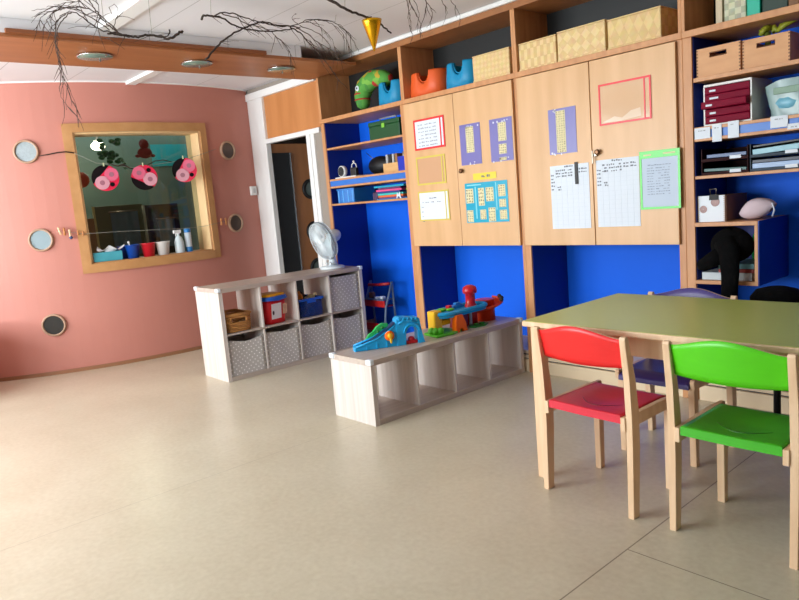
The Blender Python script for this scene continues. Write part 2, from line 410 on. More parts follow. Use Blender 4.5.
cab2 = cabinet('door_cabinet', 'tall wooden cabinet with doors carrying the teal sheet', B2, B3, .05, .03, None, True)
cab3 = cabinet('door_cabinet', 'tall wooden cabinet with doors carrying two white tables', B3, B4, .05, .045, None, True)
cab4 = cabinet('shelf_cabinet', 'tall wooden cabinet with dark blue shelves behind the green table', B4, B5, .055, .05, None, True)
def shelf(c, x0, x1, z0, z1, y0=4.066, name='shelf'):
    b = MB(); b.box(x0, x1, y0, 4.50, z0, z1, .002); return b.build(name, BEECH_E, c, True)
def fascia_shelf(c, x0, x1, z0, z1):
    b = MB(); b.box(x0, x1, 4.066, 4.50, z1-.018, z1, .002); b.box(x0, x1, 4.066, 4.50, z0, z0+.018, .002)
    s = b.build('shelf', BEECH_E, c, True)
    b = MB(); b.box(x0, x1, 4.072, 4.10, z0+.018, z1-.018); b.build('shelf_fascia', mat('fascia_blue', (40, 110, 200), .4), s, True)
x0, x1 = B1+.054, B2-.054
shelf(cab1, x0, x1, 1.915, 1.933); fascia_shelf(cab1, x0, x1, 1.545, 1.632); shelf(cab1, x0, x1, 1.375, 1.393)
x0, x1 = B4+.059, B5-.054
S4 = dict(a=1.941, f=1.66, c=1.378, box=1.104)
shelf(cab4, x0, x1, 1.917, 1.941); fascia_shelf(cab4, x0, x1, 1.578, 1.66); shelf(cab4, x0, x1, 1.36, 1.378)
# open box on the left of cabinet 4
bx0, bx1 = x0, -1.535
b = MB(); b.box(bx0, bx1-.006, 4.05, 4.50, 1.080, 1.104, .002); b.box(bx0, bx1-.006, 4.05, 4.50, .735, .757, .002); b.box(bx1-.024, bx1-.006, 4.05, 4.50, .757, 1.080, .001)
ob = b.build('box_shelf', BEECH_E, cab4, True)
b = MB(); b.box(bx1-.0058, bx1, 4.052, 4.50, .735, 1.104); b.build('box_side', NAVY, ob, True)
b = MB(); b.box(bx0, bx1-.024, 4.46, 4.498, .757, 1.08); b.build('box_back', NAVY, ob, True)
# doors
def door(c, x0, x1, knobside):
    b = MB(); b.box(x0, x1, 4.04, 4.060, .975, 2.168, .0025); d = b.build('cabinet_door', BEECH, c, True)
    return d
d21 = door(cab2, -4.366, -3.797, 1); d22 = door(cab2, -3.793, -3.208, 1)
d31 = door(cab3, -3.164, -2.574, 1); d32 = door(cab3, -2.568, -1.990, 1)
for (c, a, z) in ((cab2, B2+.05, .975), (cab3, B3+.05, .975)):
    bb = MB(); xr = B3-.03 if c is cab2 else B4-.045
    bb.box(a, xr, 4.075, 4.50, .978, .996); bb.build('bottom_board', BEECH_E, c, True)
def knob(d, px, py):
    p = at_y(px, py, 4.04)
    b = MB(); b.lathe([(.008, 0), (.008, -.014), (.018, -.018), (.018, -.028), (.010, -.032)], (p.x, 4.0405, p.z), 16, 'y', False, True)
    return b.build('knob', mat('bronze', (120, 84, 56), .35, metal=.6), d, True)
knob(d22, 462.5, 171)
k = knob(d32, 599, 152)
p = at_y(596, 158, 4.03)
b = MB(); b.box(p.x-.022, p.x-.012, 4.012, 4.02, p.z-.035, p.z+.05, .002); b.box(p.x-.02, p.x+.012, 4.02, 4.036, p.z+.01, p.z+.03, .002); b.build('key', STEEL, d32, True)
# heater-like slotted panels at the foot of cabinets 3 and 4
for (c, a, e) in ((cab3, B3+.05, B4-.045), (cab4, B4+.059, B5-.054), (cab2, B2+.05, B3-.03)):
    b = MB(); b.box(a, e, 4.068, 4.50, 0, .095, .003); b.box(a, e, 4.075, 4.50, .104, .128, .002); b.box(a, e, 4.075, 4.50, .140, .165, .002)
    p = b.build('plinth', CHIP, c, True)
    b = MB(); b.box(a, e, 4.09, 4.49, .09, .145); b.build('plinth_gap', mat('gap_dark', (46, 52, 66), .6), p, True)

# ------------------------------------------------------------------ sheets on the doors
SY = 4.038
def rect(c4, Y):
    P = [at_y(*c, Y) for c in c4]
    return (P[0].x+P[3].x)/2, (P[1].x+P[2].x)/2, (P[2].z+P[3].z)/2, (P[0].z+P[1].z)/2
RED = mat('red_plastic', (226, 40, 44), .35); YEL = mat('yellow_edge', (214, 196, 84), .4); GRN = mat('green_edge', (90, 214, 84), .35)
PURP = mat('purple_card', (116, 112, 178), .3, noise=.06, nscale=9); TEAL = mat('teal_card', (0, 164, 198), .25, noise=.1, nscale=14)
KRAFT = mat('kraft_card', (206, 160, 122), .3); CLEARP = mat('clear_pocket', (216, 176, 136), .12, spec=.8); YLAB = mat('yellow_label', (236, 208, 50), .35)
def sheet(name, label, cat, c4, body, group=None, border=None, bw=.012, right=0, top=0):
    x0, x1, z0, z1 = rect(c4, SY)
    t = thing(name, label, cat, ((x0+x1)/2, SY, z0), 0, group)
    b = MB(); b.box(x0, x1, SY-.0008, SY+.0018, z0, z1); b.build('sheet', body, t, True)
    if border:
        b = MB(); y0, y1 = SY-.003, SY-.0008
        b.box(x0-.002, x0+bw, y0, y1, z0-.002, z1+.002); b.box(x1-bw, x1+.002, y0, y1, z0-.002, z1+.002)
        b.box(x0+bw, x1-bw, y0, y1, z0-.002, z0+bw); b.box(x0+bw, x1-bw, y0, y1, z1-bw-top, z1+.002)
        if right: b.box(x1-bw-right-bw, x1-bw-right, y0, y1, z0+bw, z1-bw)
        b.build('border', border, t, True)
    return t, x0, x1, z0, z1
def marks(t, items, m=INK, name='writing', dy=.0015):
    b = MB()
    for (x0, x1, z0, z1) in items: b.box(x0, x1, SY-.0008-dy, SY-.0008, z0, z1)
    return b.build(name, m, t, True)
rs = random.Random(3)
def scribble(x0, x1, z, h, n=None, fill=.8):
    """one line of handwriting-like strokes"""
    out = []; x = x0
    while x < x1-.004:
        w = rs.uniform(.006, .02); 
        if rs.random() < fill: out.append((x, min(x+w, x1), z+rs.uniform(-.1, .1)*h, z+h*rs.uniform(.5, 1)))
        x += w+rs.uniform(.003, .007)
    return out
t, x0, x1, z0, z1 = sheet('document_pocket', 'red-edged pocket with a white list, top left on the cabinet doors', 'pocket', ((413, 121), (443.5, 115), (445.5, 146), (416, 151)), PAPER, None, RED, .014, .022)
it = []
for k in range(8): it += scribble(x0+.05, x0+.07, z1-.05-k*.028, .012)
for cx in (.10, .15, .20, .245):
    for k in range(8): it += scribble(x0+cx-.019, x0+cx+.019, z1-.05-k*.028, .012, fill=.9)
marks(t, it, mat('list_ink', (160, 166, 178), .6))
t, x0, x1, z0, z1 = sheet('document_pocket', 'yellow-edged pocket filled with plain brown card on the left cabinet door', 'pocket', ((415.5, 158), (444, 154), (447, 182), (419, 186)), KRAFT, None, YEL, .012, .018)
t, x0, x1, z0, z1 = sheet('document_pocket', 'yellow-edged pocket with a white form below the brown one', 'pocket', ((418, 193), (448, 189), (450.5, 219), (421, 221.5)), PAPER, None, YEL, .010, .022)
it = scribble(x0+.13, x0+.21, z1-.06, .010)
for cx in (.1, .17, .24): it += scribble(x0+cx-.02, x0+cx+.02, z1-.092, .008)
for k in range(5): it += scribble(x0+.03, x0+.055, z1-.09-k*.04, .007)
marks(t, it)
def pictos(x0, x1, z0, z1, nr, nc, seed):
    r = random.Random(seed); out = []; dx, dz = (x1-x0)/nc, (z1-z0)/nr
    for i in range(nr):
        for j in range(nc):
            for q in range(3):
                a = x0+dx*(j+r.uniform(.12, .5)); c = z0+dz*(i+r.uniform(.15, .5))
                out.append((a, min(a+dx*r.uniform(.15, .35), x0+dx*(j+.95)), c, min(c+dz*r.uniform(.15, .4), z0+dz*(i+.9))))
    return out
GLY = mat('picto_ink', (120, 108, 84), .6)
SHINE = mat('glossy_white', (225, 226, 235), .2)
for (c4, lab, strips, sd) in (
    (((459, 126), (479.5, 121.5), (482, 163), (462, 166)), 'plain purple card with one long picture strip, left of its pair', [(.30, .68, .30, .93)], 1),
    (((489, 120), (511, 116), (514, 159), (491.5, 163)), 'purple card with two short picture strips beside the tall door joint', [(.38, .74, .47, .90), (.38, .72, .17, .40), (.38, .7, .02, .09)], 2),
    (((548, 110), (575, 106), (577.5, 151.5), (550, 155.5)), 'purple card with a full-length picture strip above the white tables', [(.28, .62, .03, .95)], 3)):
    t, x0, x1, z0, z1 = sheet('picture_card', lab, 'card', c4, PURP, 'purple picture cards')
    W, H = x1-x0, z1-z0
    for (a, c, e, g) in strips:
        n = max(1, int((g-e)*10))
        s = marks(t, [(x0+a*W, x0+c*W, z0+e*H, z0+g*H)], CREAMP, 'picture_strip', .001)
        b = MB()
        for (p0, p1, q0, q1) in pictos(x0+a*W, x0+c*W, z0+e*H, z0+g*H, n*2, 4, sd): b.box(p0, p1, SY-.003, SY-.0018, q0, q1)
        b.build('writing', GLY, s, True)
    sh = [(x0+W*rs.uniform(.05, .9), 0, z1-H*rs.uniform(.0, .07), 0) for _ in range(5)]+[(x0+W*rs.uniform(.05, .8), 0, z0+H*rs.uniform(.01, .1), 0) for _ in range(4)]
    for (a, _, c, _) in sh: marks(t, [(a, a+W*rs.uniform(.03, .08), c-H*rs.uniform(.02, .05), c)], SHINE, 'edge_glint', .001)  # painted glints near the top and bottom of the glossy card
t, x0, x1, z0, z1 = sheet('label_strip', 'small yellow label above the teal card', 'label', ((473, 174), (496, 171), (496.3, 178), (473.4, 180.5)), YLAB)
marks(t, scribble(x0+.07, x1-.06, (z0+z1)/2-.01, .02))
t, x0, x1, z0, z1 = sheet('picture_card', 'teal card covered with cream word slips below the yellow label', 'card', ((464, 183.5), (507, 180), (509.5, 221), (468, 223.5)), TEAL)
W, H = x1-x0, z1-z0
for q, (a, c, e, g) in enumerate(((.02, .20, .50, .86), (.02, .17, .02, .32), (.32, .46, .42, .86), (.34, .48, .08, .32), (.50, .68, .52, .86), (.54, .70, .02, .36), (.79, .95, .62, .90), (.80, .95, .36, .55), (.80, .96, .06, .29))):
    s = marks(t, [(x0+a*W, x0+c*W, z0+e*H, z0+g*H)], CREAMP, 'word_slip', .001)
    b = MB()
    for (p0, p1, q0, q1) in pictos(x0+a*W, x0+c*W, z0+e*H, z0+g*H, 5, 3, q): b.box(p0, p1, SY-.003, SY-.0018, q0, q1)
    b.build('writing', GLY, s, True)
marks(t, [(x0+.24*W, x0+.27*W, z0+.1*H, z0+.9*H), (x0+.73*W, x0+.75*W, z0+.3*H, z0+.97*H), (x0+.05*W, x0+.4*W, z0+.93*H, z0+.96*H)], mat('teal_shine', (130, 214, 226), .2), 'sheen_streak', .0008)  # the last marks are pale streaks painting sheen on the card
t, x0, x1, z0, z1 = sheet('document_pocket', 'empty clear pocket with red edges on the right cabinet door', 'pocket', ((598.5, 86), (650.5, 74.5), (651.5, 118), (600, 126)), CLEARP, None, RED, .010, .026)
b = MB()
W, H = x1-x0, z1-z0
for (pts) in ([(x0+.06*W, z0+.07*H), (x0+.3*W, z0+.18*H), (x0+.45*W, z0+.12*H), (x0+.62*W, z0+.26*H), (x0+.80*W, z0+.30*H), (x0+.81*W, z0+.1*H), (x0+.4*W, z0+.05*H)],):
    b.prism(pts, 'y', SY-.0012, SY-.0008)
b.build('crumpled_film', mat('film', (232, 206, 180), .1, spec=.9), t, True)
GRIDC = mat('pale_grid', (212, 221, 232), .6)
for (c4, lab) in ((((550, 166.5), (588.5, 162.5), (591.3, 228), (553, 229)), 'white printed table with a black strip across its heading'),
                  (((596.5, 161), (638.5, 155.5), (641, 226), (598, 227)), 'white printed table next to the green-edged pocket')):
    t, x0, x1, z0, z1 = sheet('printed_table', lab, 'sheet', c4, PAPER, 'white tables on the right cabinet')
    W, H = x1-x0, z1-z0; marks(t, scribble(x0+.38*W, x0+.62*W, z1-.035*H, .012, fill=1), INK, 'heading'); it = []
    for cx in (.22, .38, .54, .72, .88):
        for r in range(3):
            if cx > .6 and r == 2: continue
            it += scribble(x0+(cx-.068)*W, x0+(cx+.065)*W, z1-(.09+.045*r)*H, .011, fill=.95)
    marks(t, it)
    it = []
    for r in range(5): it += scribble(x0+.02*W, x0+.11*W, z1-(.16+.055*r)*H, .012, fill=1)
    marks(t, it, INK, 'row_names')
    marks(t, scribble(x0+.18*W, x0+.27*W, z1-.35*H, .012, fill=1) + scribble(x0+.20*W, x0+.28*W, z1-.39*H, .012, fill=1), INK, 'note')
    gl = [(x0+W*k/7, x0+W*k/7+.0016, z0, z1-.05*H) for k in range(1, 7)]+[(x0, x1, z0+H*k/15, z0+H*k/15+.0016) for k in range(1, 15)]
    marks(t, gl, GRIDC, 'grid_lines', .0006)
t, x0, x1, z0, z1 = sheet('document_pocket', 'green-edged pocket with a typed list on the right cabinet door', 'pocket', ((639, 152.5), (679, 148), (681.5, 207), (642, 210)), mat('pocket_paper', (184, 198, 216), .4, spec=.3), None, GRN, .012, 0, .03)
W, H = x1-x0, z1-z0; it = scribble(x0+.2*W, x0+.8*W, z1-.25*H, .008)
for r in range(11): it += scribble(x0+.18*W, x0+.36*W, z1-(.3+.045*r)*H, .006, fill=1)+scribble(x0+.40*W, x0+.75*W, z1-(.3+.045*r)*H, .006, fill=.8)
marks(t, it, mat('faint_ink', (138, 150, 172), .6))
marks(t, [(x0+.1*W, x0+.3*W, z1-.075*H, z1-.05*H), (x0+.6*W, x0+.9*W, z1-.07*H, z1-.045*H)], CREAMP, 'heading_tape', .0032)
P0, P1 = at_y(575.8, 162, SY), at_y(577.8, 184, SY)
one('marker_strip', 'black strip stuck upright on the left white table', 'strip', ((P0.x+P1.x)/2, SY-.004, P1.z), BLACK, lambda b: b.box(-.012, .012, -.004, .0012, 0, P0.z-P1.z, .001))

# ------------------------------------------------------------------ white cube shelving
CORN = mat('corner_guard', (226, 234, 240), .3)
def cube_shelf(label, loc, rotz, nc, nr, depth, cs, Hh):
    """local: x depth (front at 0, back at -depth), y along, z up"""
    t = thing('cube_shelf', label, 'shelf', loc, rotz)
    o, i = .036, .015
    Lg = 2*o+nc*cs+(nc-1)*i
    ch = (Hh-2*o-(nr-1)*i)/nr
    b = MB(); b.box(-depth, 0, 0, Lg, Hh-o, Hh, .0015); b.build('top_panel', KALT, t)
    b = MB(); b.box(-depth, 0, o, Lg-o, 0, o, .0015); b.build('bottom_panel', KALT, t)
    for y in (0, Lg-o):
        b = MB(); b.box(-depth, 0, y, y+o, 0, Hh-o, .0015); s = b.build('side_panel', KAL, t)
    if nr == 2:
        b = MB(); b.box(-depth+.005, -.003, o, Lg-o, o+ch, o+ch+i, .001); b.build('shelf', KALT, t)
    for k in range(1, nc):
        y = o+k*cs+(k-1)*i
        b = MB()
        for r in range(nr): b.box(-depth+.005, -.003, y, y+i, o+r*(ch+i), o+r*(ch+i)+ch, .001)
        b.build('divider', KAL, t)
    for (x, y) in ((-.026, -.008), (-depth-.008, -.008), (-.026, Lg-.026), (-depth-.008, Lg-.026)):
        b = MB(); b.box(x-(.018 if x > -.1 else 0), x+.034+(0 if x > -.1 else .018), y, y+.034, Hh-.030, Hh+.006, .008, seg=3); b.build('corner_guard', CORN, t)
    return t, Lg, Hh, ch
K1 = (-5.145, 2.54, 0); R1 = math.radians(-1.0)
sh1, L1, H1, CH1 = cube_shelf('two-row cube shelf holding grey bins, in front of the doorway', K1, R1, 4, 2, .44, .343, .785)
K2 = (-3.235, 2.545, 0)
sh2, L2, H2, CH2 = cube_shelf('low one-row empty cube shelf with plastic toys on top', K2, 0, 4, 1, .42, .344, .422)
def k1(x, y, z):
    v = Matrix.Rotation(R1, 3, 'Z') @ Vector((x, y, z)); return Vector(K1)+v
def col_y(k): return .036+k*.358, .036+k*.358+.343
# fabric bins with dots
M, N, L, B = nodes_of('dotted_fabric')
tc = N.new('ShaderNodeTexCoord'); sx = N.new('ShaderNodeSeparateXYZ'); L.new(tc.outputs['Object'], sx.inputs[0])
S = .046
yy = math_node(N, L, 'DIVIDE', sx.outputs[1], S); zz = math_node(N, L, 'DIVIDE', sx.outputs[2], S*.5)
row = math_node(N, L, 'FLOOR', zz); par = math_node(N, L, 'MULTIPLY', math_node(N, L, 'FLOORED_MODULO', row, 2), .5)
fy = math_node(N, L, 'SUBTRACT', math_node(N, L, 'FRACT', math_node(N, L, 'ADD', yy, par)), .5)
fz = math_node(N, L, 'MULTIPLY', math_node(N, L, 'SUBTRACT', math_node(N, L, 'FRACT', zz), .5), .5)
d = math_node(N, L, 'ADD', math_node(N, L, 'POWER', fy, 2), math_node(N, L, 'POWER', fz, 2))
dot = math_node(N, L, 'LESS_THAN', d, .016)
mixc = N.new('ShaderNodeMix'); mixc.data_type = 'RGBA'; L.new(dot, mixc.inputs[0])
mixc.inputs[6].default_value = lin((190, 185, 181)); mixc.inputs[7].default_value = lin((240, 238, 236)); L.new(mixc.outputs[2], B.inputs['Base Color'])
B.inputs['Roughness'].default_value = .85; DOTS = M
LININ = mat('bin_lining', (196, 192, 188), .85)
def fabric_bin(label, k, row, sag, seed, push=0, lean=0):
    y0, y1 = col_y(k); z0 = .036+row*(CH1+.015)
    w, dp, h = .327, .36, .305+ (0 if row == 0 else .015)
    loc = k1(-.012-push, (y0+y1)/2, z0+.001)
    t = thing('fabric_bin', label, 'bin', loc, R1+lean, 'grey dotted fabric bins in the cube shelf')
    r = random.Random(seed); ph = [r.uniform(0, 6) for _ in range(6)]
    def P(u, v, inset=0):
        # around the four sides
        s = (u % 1)*4; e = int(s); f = s-e; hw = w/2-inset
        c = [(0-inset, -hw), (0-inset, hw), (-dp+inset, hw), (-dp+inset, -hw)]
        a, d2 = c[e % 4], c[(e+1) % 4]
        x = a[0]+(d2[0]-a[0])*f; y = a[1]+(d2[1]-a[1])*f
        bul = math.sin(PI*f)*math.sin(PI*v)*(.006*math.sin(ph[e % 4]+5*f+3*v)-.004)*(1 if inset == 0 else .6)
        nx, ny = [(1, 0), (0, 1), (-1, 0), (0, -1)][e % 4]
        top = h - sag*math.sin(PI*f)**2*(1 if e % 4 == 0 else .6) - .012*math.sin(ph[4]+7*u)*sag*10 - (sag*.8*f if e % 4 == 0 else 0)
        return Vector((x+nx*bul - (.012*v if e % 4 == 0 else 0), y+ny*bul, top*v))
    b = MB(); b.grid(lambda u, v: P(u, v), 48, 10, True, True); b.box(-dp+.002, -.002, -w/2+.002, w/2-.002, 0, .006)
    b.build('bin_body', DOTS, t)
    b = MB(); b.grid(lambda u, v: P(u, .25+v*.75, .004) if v < .999 else P(u, 1, .001), 48, 8, True, True); b.box(-dp+.01, -.01, -w/2+.01, w/2-.01, .05, .056)
    b.build('bin_lining', LININ, t)
    return t
fabric_bin('grey dotted fabric bin bottom left in the cube shelf, front edge slumping', 0, 0, .022, 1, .0, 0)
fabric_bin('grey dotted fabric bin in the bottom row below the red tub', 1, 0, .010, 2)
fabric_bin('grey dotted fabric bin in the bottom row below the blue crate', 2, 0, .016, 3, .012)
fabric_bin('creased grey dotted fabric bin bottom right in the cube shelf', 3, 0, .014, 4, .008)
fabric_bin('grey dotted fabric bin alone in the top row, below the fan', 3, 1, .0, 5, .004)
# wicker basket
y0, y1 = col_y(0); zc = .036+CH1+.016
WICK = mat('wicker', (186, 130, 70), .6, noise=.3, nscale=40); WICKD = mat('wicker_dark', (120, 74, 36), .7)
t = thing('wicker_basket', 'small brown wicker basket in the cube shelf beside the red tub', 'basket', k1(-.03, y0+.135, zc), R1)
def basket(t, w, dp, h):
    b = MB(); n = 9
    for r in range(n):
        z = .010+r*(h-.02)/(n-1); g = .006*r/(n-1); pts = []
        if 5 <= r <= 6:  # handle slot in the front
            rows = 48
        per = 60
        for q in range(per):
            a = 2*PI*q/per; c, s = math.cos(a), math.sin(a); e = .25
            x = -dp/2+(dp/2+g)*math.copysign(abs(c)**e, c); y = (w/2+g)*math.copysign(abs(s)**e, s)
            wob = .0035*(1 if (q+r) % 2 else -1); k = 1+wob/(w/2)
            pts.append(Vector((-dp/2+(x+dp/2)*k, y*k, z)))
        if 5 <= r <= 6:
            seg = [p for p in pts if not (p.x > -dp*.05-.02 and abs(p.y) < .055)]
            i0 = max(range(len(pts)), key=lambda i: 0 if not (pts[i-1].x > -dp*.05-.02 and abs(pts[i-1].y) < .055) or (pts[i].x > -dp*.05-.02 and abs(pts[i].y) < .055) else 1)
            pts = pts[i0:]+pts[:i0]; seg = [p for p in pts if not (p.x > -dp*.05-.02 and abs(p.y) < .055)]
            b.tube(seg, .0085, 6)
        else: b.tube(pts, .0085, 6, closed=True)
    b.box(-dp+.01, -.01, -w/2+.01, w/2-.01, 0, .008)
    b.build('basket_body', WICK, t)
    b = MB()
    for k in range(8):
        y = -w/2+w*(k+.5)/8
        if abs(y) < .055: b.cyl((-.001, y, .005), (-.001, y, h*.55), .004, seg=6)
        else: b.cyl((-.001, y, .005), (-.001, y, h), .004, seg=6)
    b.build('basket_stakes', WICKD, t)
    b = MB(); b.tube([(.006, -w/2-.005, h), (.006, w/2+.005, h), (-dp-.006, w/2+.005, h), (-dp-.006, -w/2-.005, h)], .010, 8, closed=True); b.build('basket_rim', WICK, t)
basket(t, .215, .26, .150)
# red tub
y0, y1 = col_y(1)
t = thing('storage_tub', 'red plastic tub with yellow lid in the cube shelf', 'tub', k1(-.15, (y0+y1)/2-.025, zc), R1+.2)
def sq(r, h, e, n, c=(0, 0)):
    out = []
    for q in range(n):
        a = 2*PI*q/n; cc, s = math.cos(a), math.sin(a)
        out.append((c[0]+r*math.copysign(abs(cc)**e, cc), c[1]+r*math.copysign(abs(s)**e, s), h))
    return out
def sqlathe(b, prof, e=.45, n=40):
    R = [[b.bm.verts.new(p) for p in sq(r, h, e, n)] for r, h in prof]; fs = []
    for i in range(len(R)-1):
        for q in range(n):
            f = b.bm.faces.new((R[i][q], R[i][(q+1) % n], R[i+1][(q+1) % n], R[i+1][q])); f.smooth = True; fs.append(f)
    fs += [b.bm.faces.new(R[0][::-1]), b.bm.faces.new(R[-1])]; b._mark(fs); return b
REDP = mat('tub_red', (216, 24, 34), .3); BLUP = mat('tub_blue', (30, 92, 190), .35); ORGY = mat('tub_yellow', (240, 168, 20), .35)
b = MB(); sqlathe(b, [(.098, 0), (.104, .005), (.118, .215)]); b.build('tub_body', REDP, t)
b = MB(); sqlathe(b, [(.126, .208), (.128, .212), (.128, .238), (.124, .242)]); b.build('tub_rim', BLUP, t)
b = MB(); sqlathe(b, [(.118, .242), (.118, .256), (.095, .262), (.04, .264)]); b.build('lid', ORGY, t)
b = MB(); b.tube([(.10, -.125, .225), (.124, -.10, .215), (.131, 0, .205), (.124, .10, .215), (.10, .125, .225)], .005, 6); b.build('handle', BLUP, t)
b = MB()
def lab(u, v): 
    y = -.085+.115*u; return Vector((.1135+.012*(v), y, .045+.135*v))
b.grid(lab, 6, 2); lo = b.build('tub_label', mat('label_white', (232, 226, 226), .4), t)
b = MB(); b.grid(lambda u, v: Vector((.116+.012*v, .045+.05*u, .075+.09*v)), 4, 2); b.build('picture_label', mat('label_tan', (200, 160, 130), .4, noise=.5, nscale=60), t)
b = MB(); b.ball((.118, -.062, .105), .02, 12, (.15, .6, 1.2)); b.build('label_figure', mat('figure_dark', (52, 30, 34), .5), lo)
# clear blue crate with toy animals
y0, y1 = col_y(2)
t = thing('storage_crate', 'clear blue crate full of toy pieces in the cube shelf', 'crate', k1(-.04, (y0+y1)/2-.015, zc), R1)
CLB = mat('clear_blue', (24, 62, 140), .15, alpha=.55); CLBR = mat('clear_blue_rim', (24, 84, 190), .25)
b = MB(); w, dp, h = .235, .30, .165
for (x0, x1, ya, yb, za, zb) in ((-.004, 0, -w/2, w/2, 0, h), (-dp, -dp+.004, -w/2, w/2, 0, h), (-dp, 0, -w/2, -w/2+.004, 0, h), (-dp, 0, w/2-.004, w/2, 0, h), (-dp, 0, -w/2, w/2, 0, .004)): b.box(x0, x1, ya, yb, za, zb)
b.build('crate_body', CLB, t)
b = MB()
b.box(-.004, .014, -w/2-.014, w/2+.014, h-.018, h+.004, .004); b.box(-dp-.014, -dp+.004, -w/2-.014, w/2+.014, h-.018, h+.004, .004)
b.box(-dp, 0, -w/2-.014, -w/2+.003, h-.018, h+.004, .003); b.box(-dp, 0, w/2-.003, w/2+.014, h-.018, h+.004, .003); b.box(.0, .018, -.045, .045, h-.04, h-.016, .004)
b.build('crate_rim', CLBR, t)
CRATE_LOC = t.location.copy()
toycols = [mat('toy_black', (34, 28, 26), .5), mat('toy_brown', (150, 84, 30), .5), mat('toy_tan', (196, 176, 140), .5), mat('toy_orange', (224, 130, 36), .45), mat('toy_grey', (120, 120, 120), .5)]
r = random.Random(9)
def toy_animal(k, x, y, z, a, s, m, lab_):
    t = thing('toy_animal', lab_, 'toy animal', CRATE_LOC+Vector((x, y, z)), a, 'toy animals in the blue crate')
    b = MB(); b.ball((0, 0, .03*s), .022*s, 10, (1.7, .8, .9)); b.ball((.04*s, 0, .05*s), .014*s, 10, (1.3, .8, 1)); b.tube([(.02*s, 0, .035*s), (.04*s, 0, .05*s)], [.014*s, .010*s], 8)
    for (lx, ly) in ((.025, .01), (.025, -.01), (-.025, .01), (-.025, -.01)): b.tube([(lx*s, ly*s, .025*s), (lx*s, ly*s, 0)], [.007*s, .005*s], 6)
    b.tube([(-.035*s, 0, .035*s), (-.055*s, 0, .02*s)], [.004*s, .002*s], 5)
    b.build('animal_body', m, t)
k = 0
for (x, y, z, s, m_, lb) in ((-.075, -.06, .158, 1.15, 3, 'orange toy animal at the left end of the blue crate'), (-.07, -.01, .0065, 1.0, 2, 'pale toy animal low behind the crate wall'), (-.08, .055, .135, 1.1, 2, 'tan toy animal at the right end of the blue crate'),
    (-.17, .01, .15, 1.3, 0, 'black toy animal lying on top in the blue crate'), (-.20, -.05, .062, 1.1, 1, 'brown toy animal at the back of the blue crate'), (-.07, .055, .0065, .95, 4, 'grey toy animal in the middle of the blue crate'), (-.08, -.065, .05, .95, 1, 'brown toy animal behind the left crate wall')):
    toy_animal(k, x, y, z, r.uniform(0, 6), s, toycols[m_], lb)
# fan on the cube shelf
FANM = mat('fan_white', (222, 232, 235), .35); FANB = mat('fan_blade', (206, 222, 226), .3); FANR = mat('fan_rim', (120, 130, 134), .4)
fp = Vector((-5.34, 3.85, H1+.001))
t = thing('table_fan', 'white table fan standing on the two-row cube shelf', 'fan', fp)
b = MB(); b.lathe([(.0, 0), (.118, 0), (.12, .012), (.105, .022), (.03, .032), (0, .034)], (0, 0, 0), 36, 'z', False, False, 1.0); b.build('base', FANM, t)
b = MB(); b.lathe([(.045, .02), (.034, .09), (.026, .21)], (.0, .01, 0), 20, 'z', True, True); b.build('neck', FANM, t)
b = MB(); b.ball((.05, -.055, .05), .018, 10, (1, .7, 1)); b.ball((.02, -.075, .055), .015, 10, (1, .7, 1)); b.build('dial', mat('dial_silver', (215, 222, 226), .2, metal=.3), t)
hc = Vector((.0, -.075, .272)); tilt = Matrix.Rotation(math.radians(17), 3, 'X') @ Matrix.Identity(3)
yawm = Matrix.Rotation(math.radians(-6), 3, 'Z')
def fh(p): return hc + yawm @ (tilt @ Vector(p))     # local: -y is the blowing direction
b = MB(); b.ball(fh((0, .12, 0)), .062, 20, (1, 1.25, 1), yawm @ tilt); b.build('motor', FANM, t)
cg = MB(); R = .186
for (rr, yy_) in ((R, 0), (R*.97, -.035), (R*.97, .03)): cg.tube([fh((rr*math.cos(2*PI*k/48), yy_, rr*math.sin(2*PI*k/48))) for k in range(48)], .0045 if rr == R else .003, 6, closed=True)
for k in range(72):
    a = 2*PI*k/72; c, s = math.cos(a), math.sin(a)
    cg.tube([fh((c*.03, -.052, s*.03)), fh((c*R*.55, -.052, s*R*.55)), fh((c*R*.9, -.04, s*R*.9)), fh((c*R, 0, s*R)), fh((c*R*.9, .038, s*R*.9)), fh((c*.06, .055, s*.06))], .0021, 4, False)
gr = cg.build('grille', FANM, t)
b = MB(); b.tube([fh((R*math.cos(2*PI*k/48), 0, R*math.sin(2*PI*k/48))) for k in range(48)], .006, 6, closed=True); b.build('grille_rim', FANR, gr)
b = MB(); b.lathe([(0, -.056), (.034, -.055), (.036, -.05), (.034, -.047), (0, -.046)], (0, 0, 0), 24, 'y', False, False)
for v in b.bm.verts: v.co = fh(v.co)
b.build('hub_badge', FANM, t)
for k in range(4):
    b = MB()
    def bl(u, v, k=k):
        a = 2*PI*k/4+(u-.5)*1.15; rr = .03+(.125)*v
        return fh((rr*math.cos(a), -.005+(u-.5)*.05, rr*math.sin(a)))
    b.grid(bl, 8, 6); b.build('blade', FANB, t)

# ------------------------------------------------------------------ toys on the low shelf
TB = H2+.0005
CYAN = mat('toy_cyan', (24, 164, 224), .28); CYAND = mat('toy_navy', (20, 46, 92), .4); LEAF = mat('toy_green', (40, 176, 92), .35); LEAFD = mat('toy_green_dark', (30, 120, 50), .4)
ORANGE = mat('toy_orange2', (250, 110, 4), .4, spec=.2); ORED = mat('toy_red_orange', (226, 66, 24), .3); YELT = mat('toy_yellow', (244, 190, 30), .3); REDT = mat('toy_red', (196, 22, 34), .3); GREEN = mat('toy_lime', (84, 190, 40), .3); GREY = mat('toy_lightgrey', (190, 200, 206), .3)
tr = thing('toy_ramp', 'bright blue plastic slide ramp toy with an arch on the low shelf', 'toy', (-3.47, 2.9, TB), math.radians(-24))
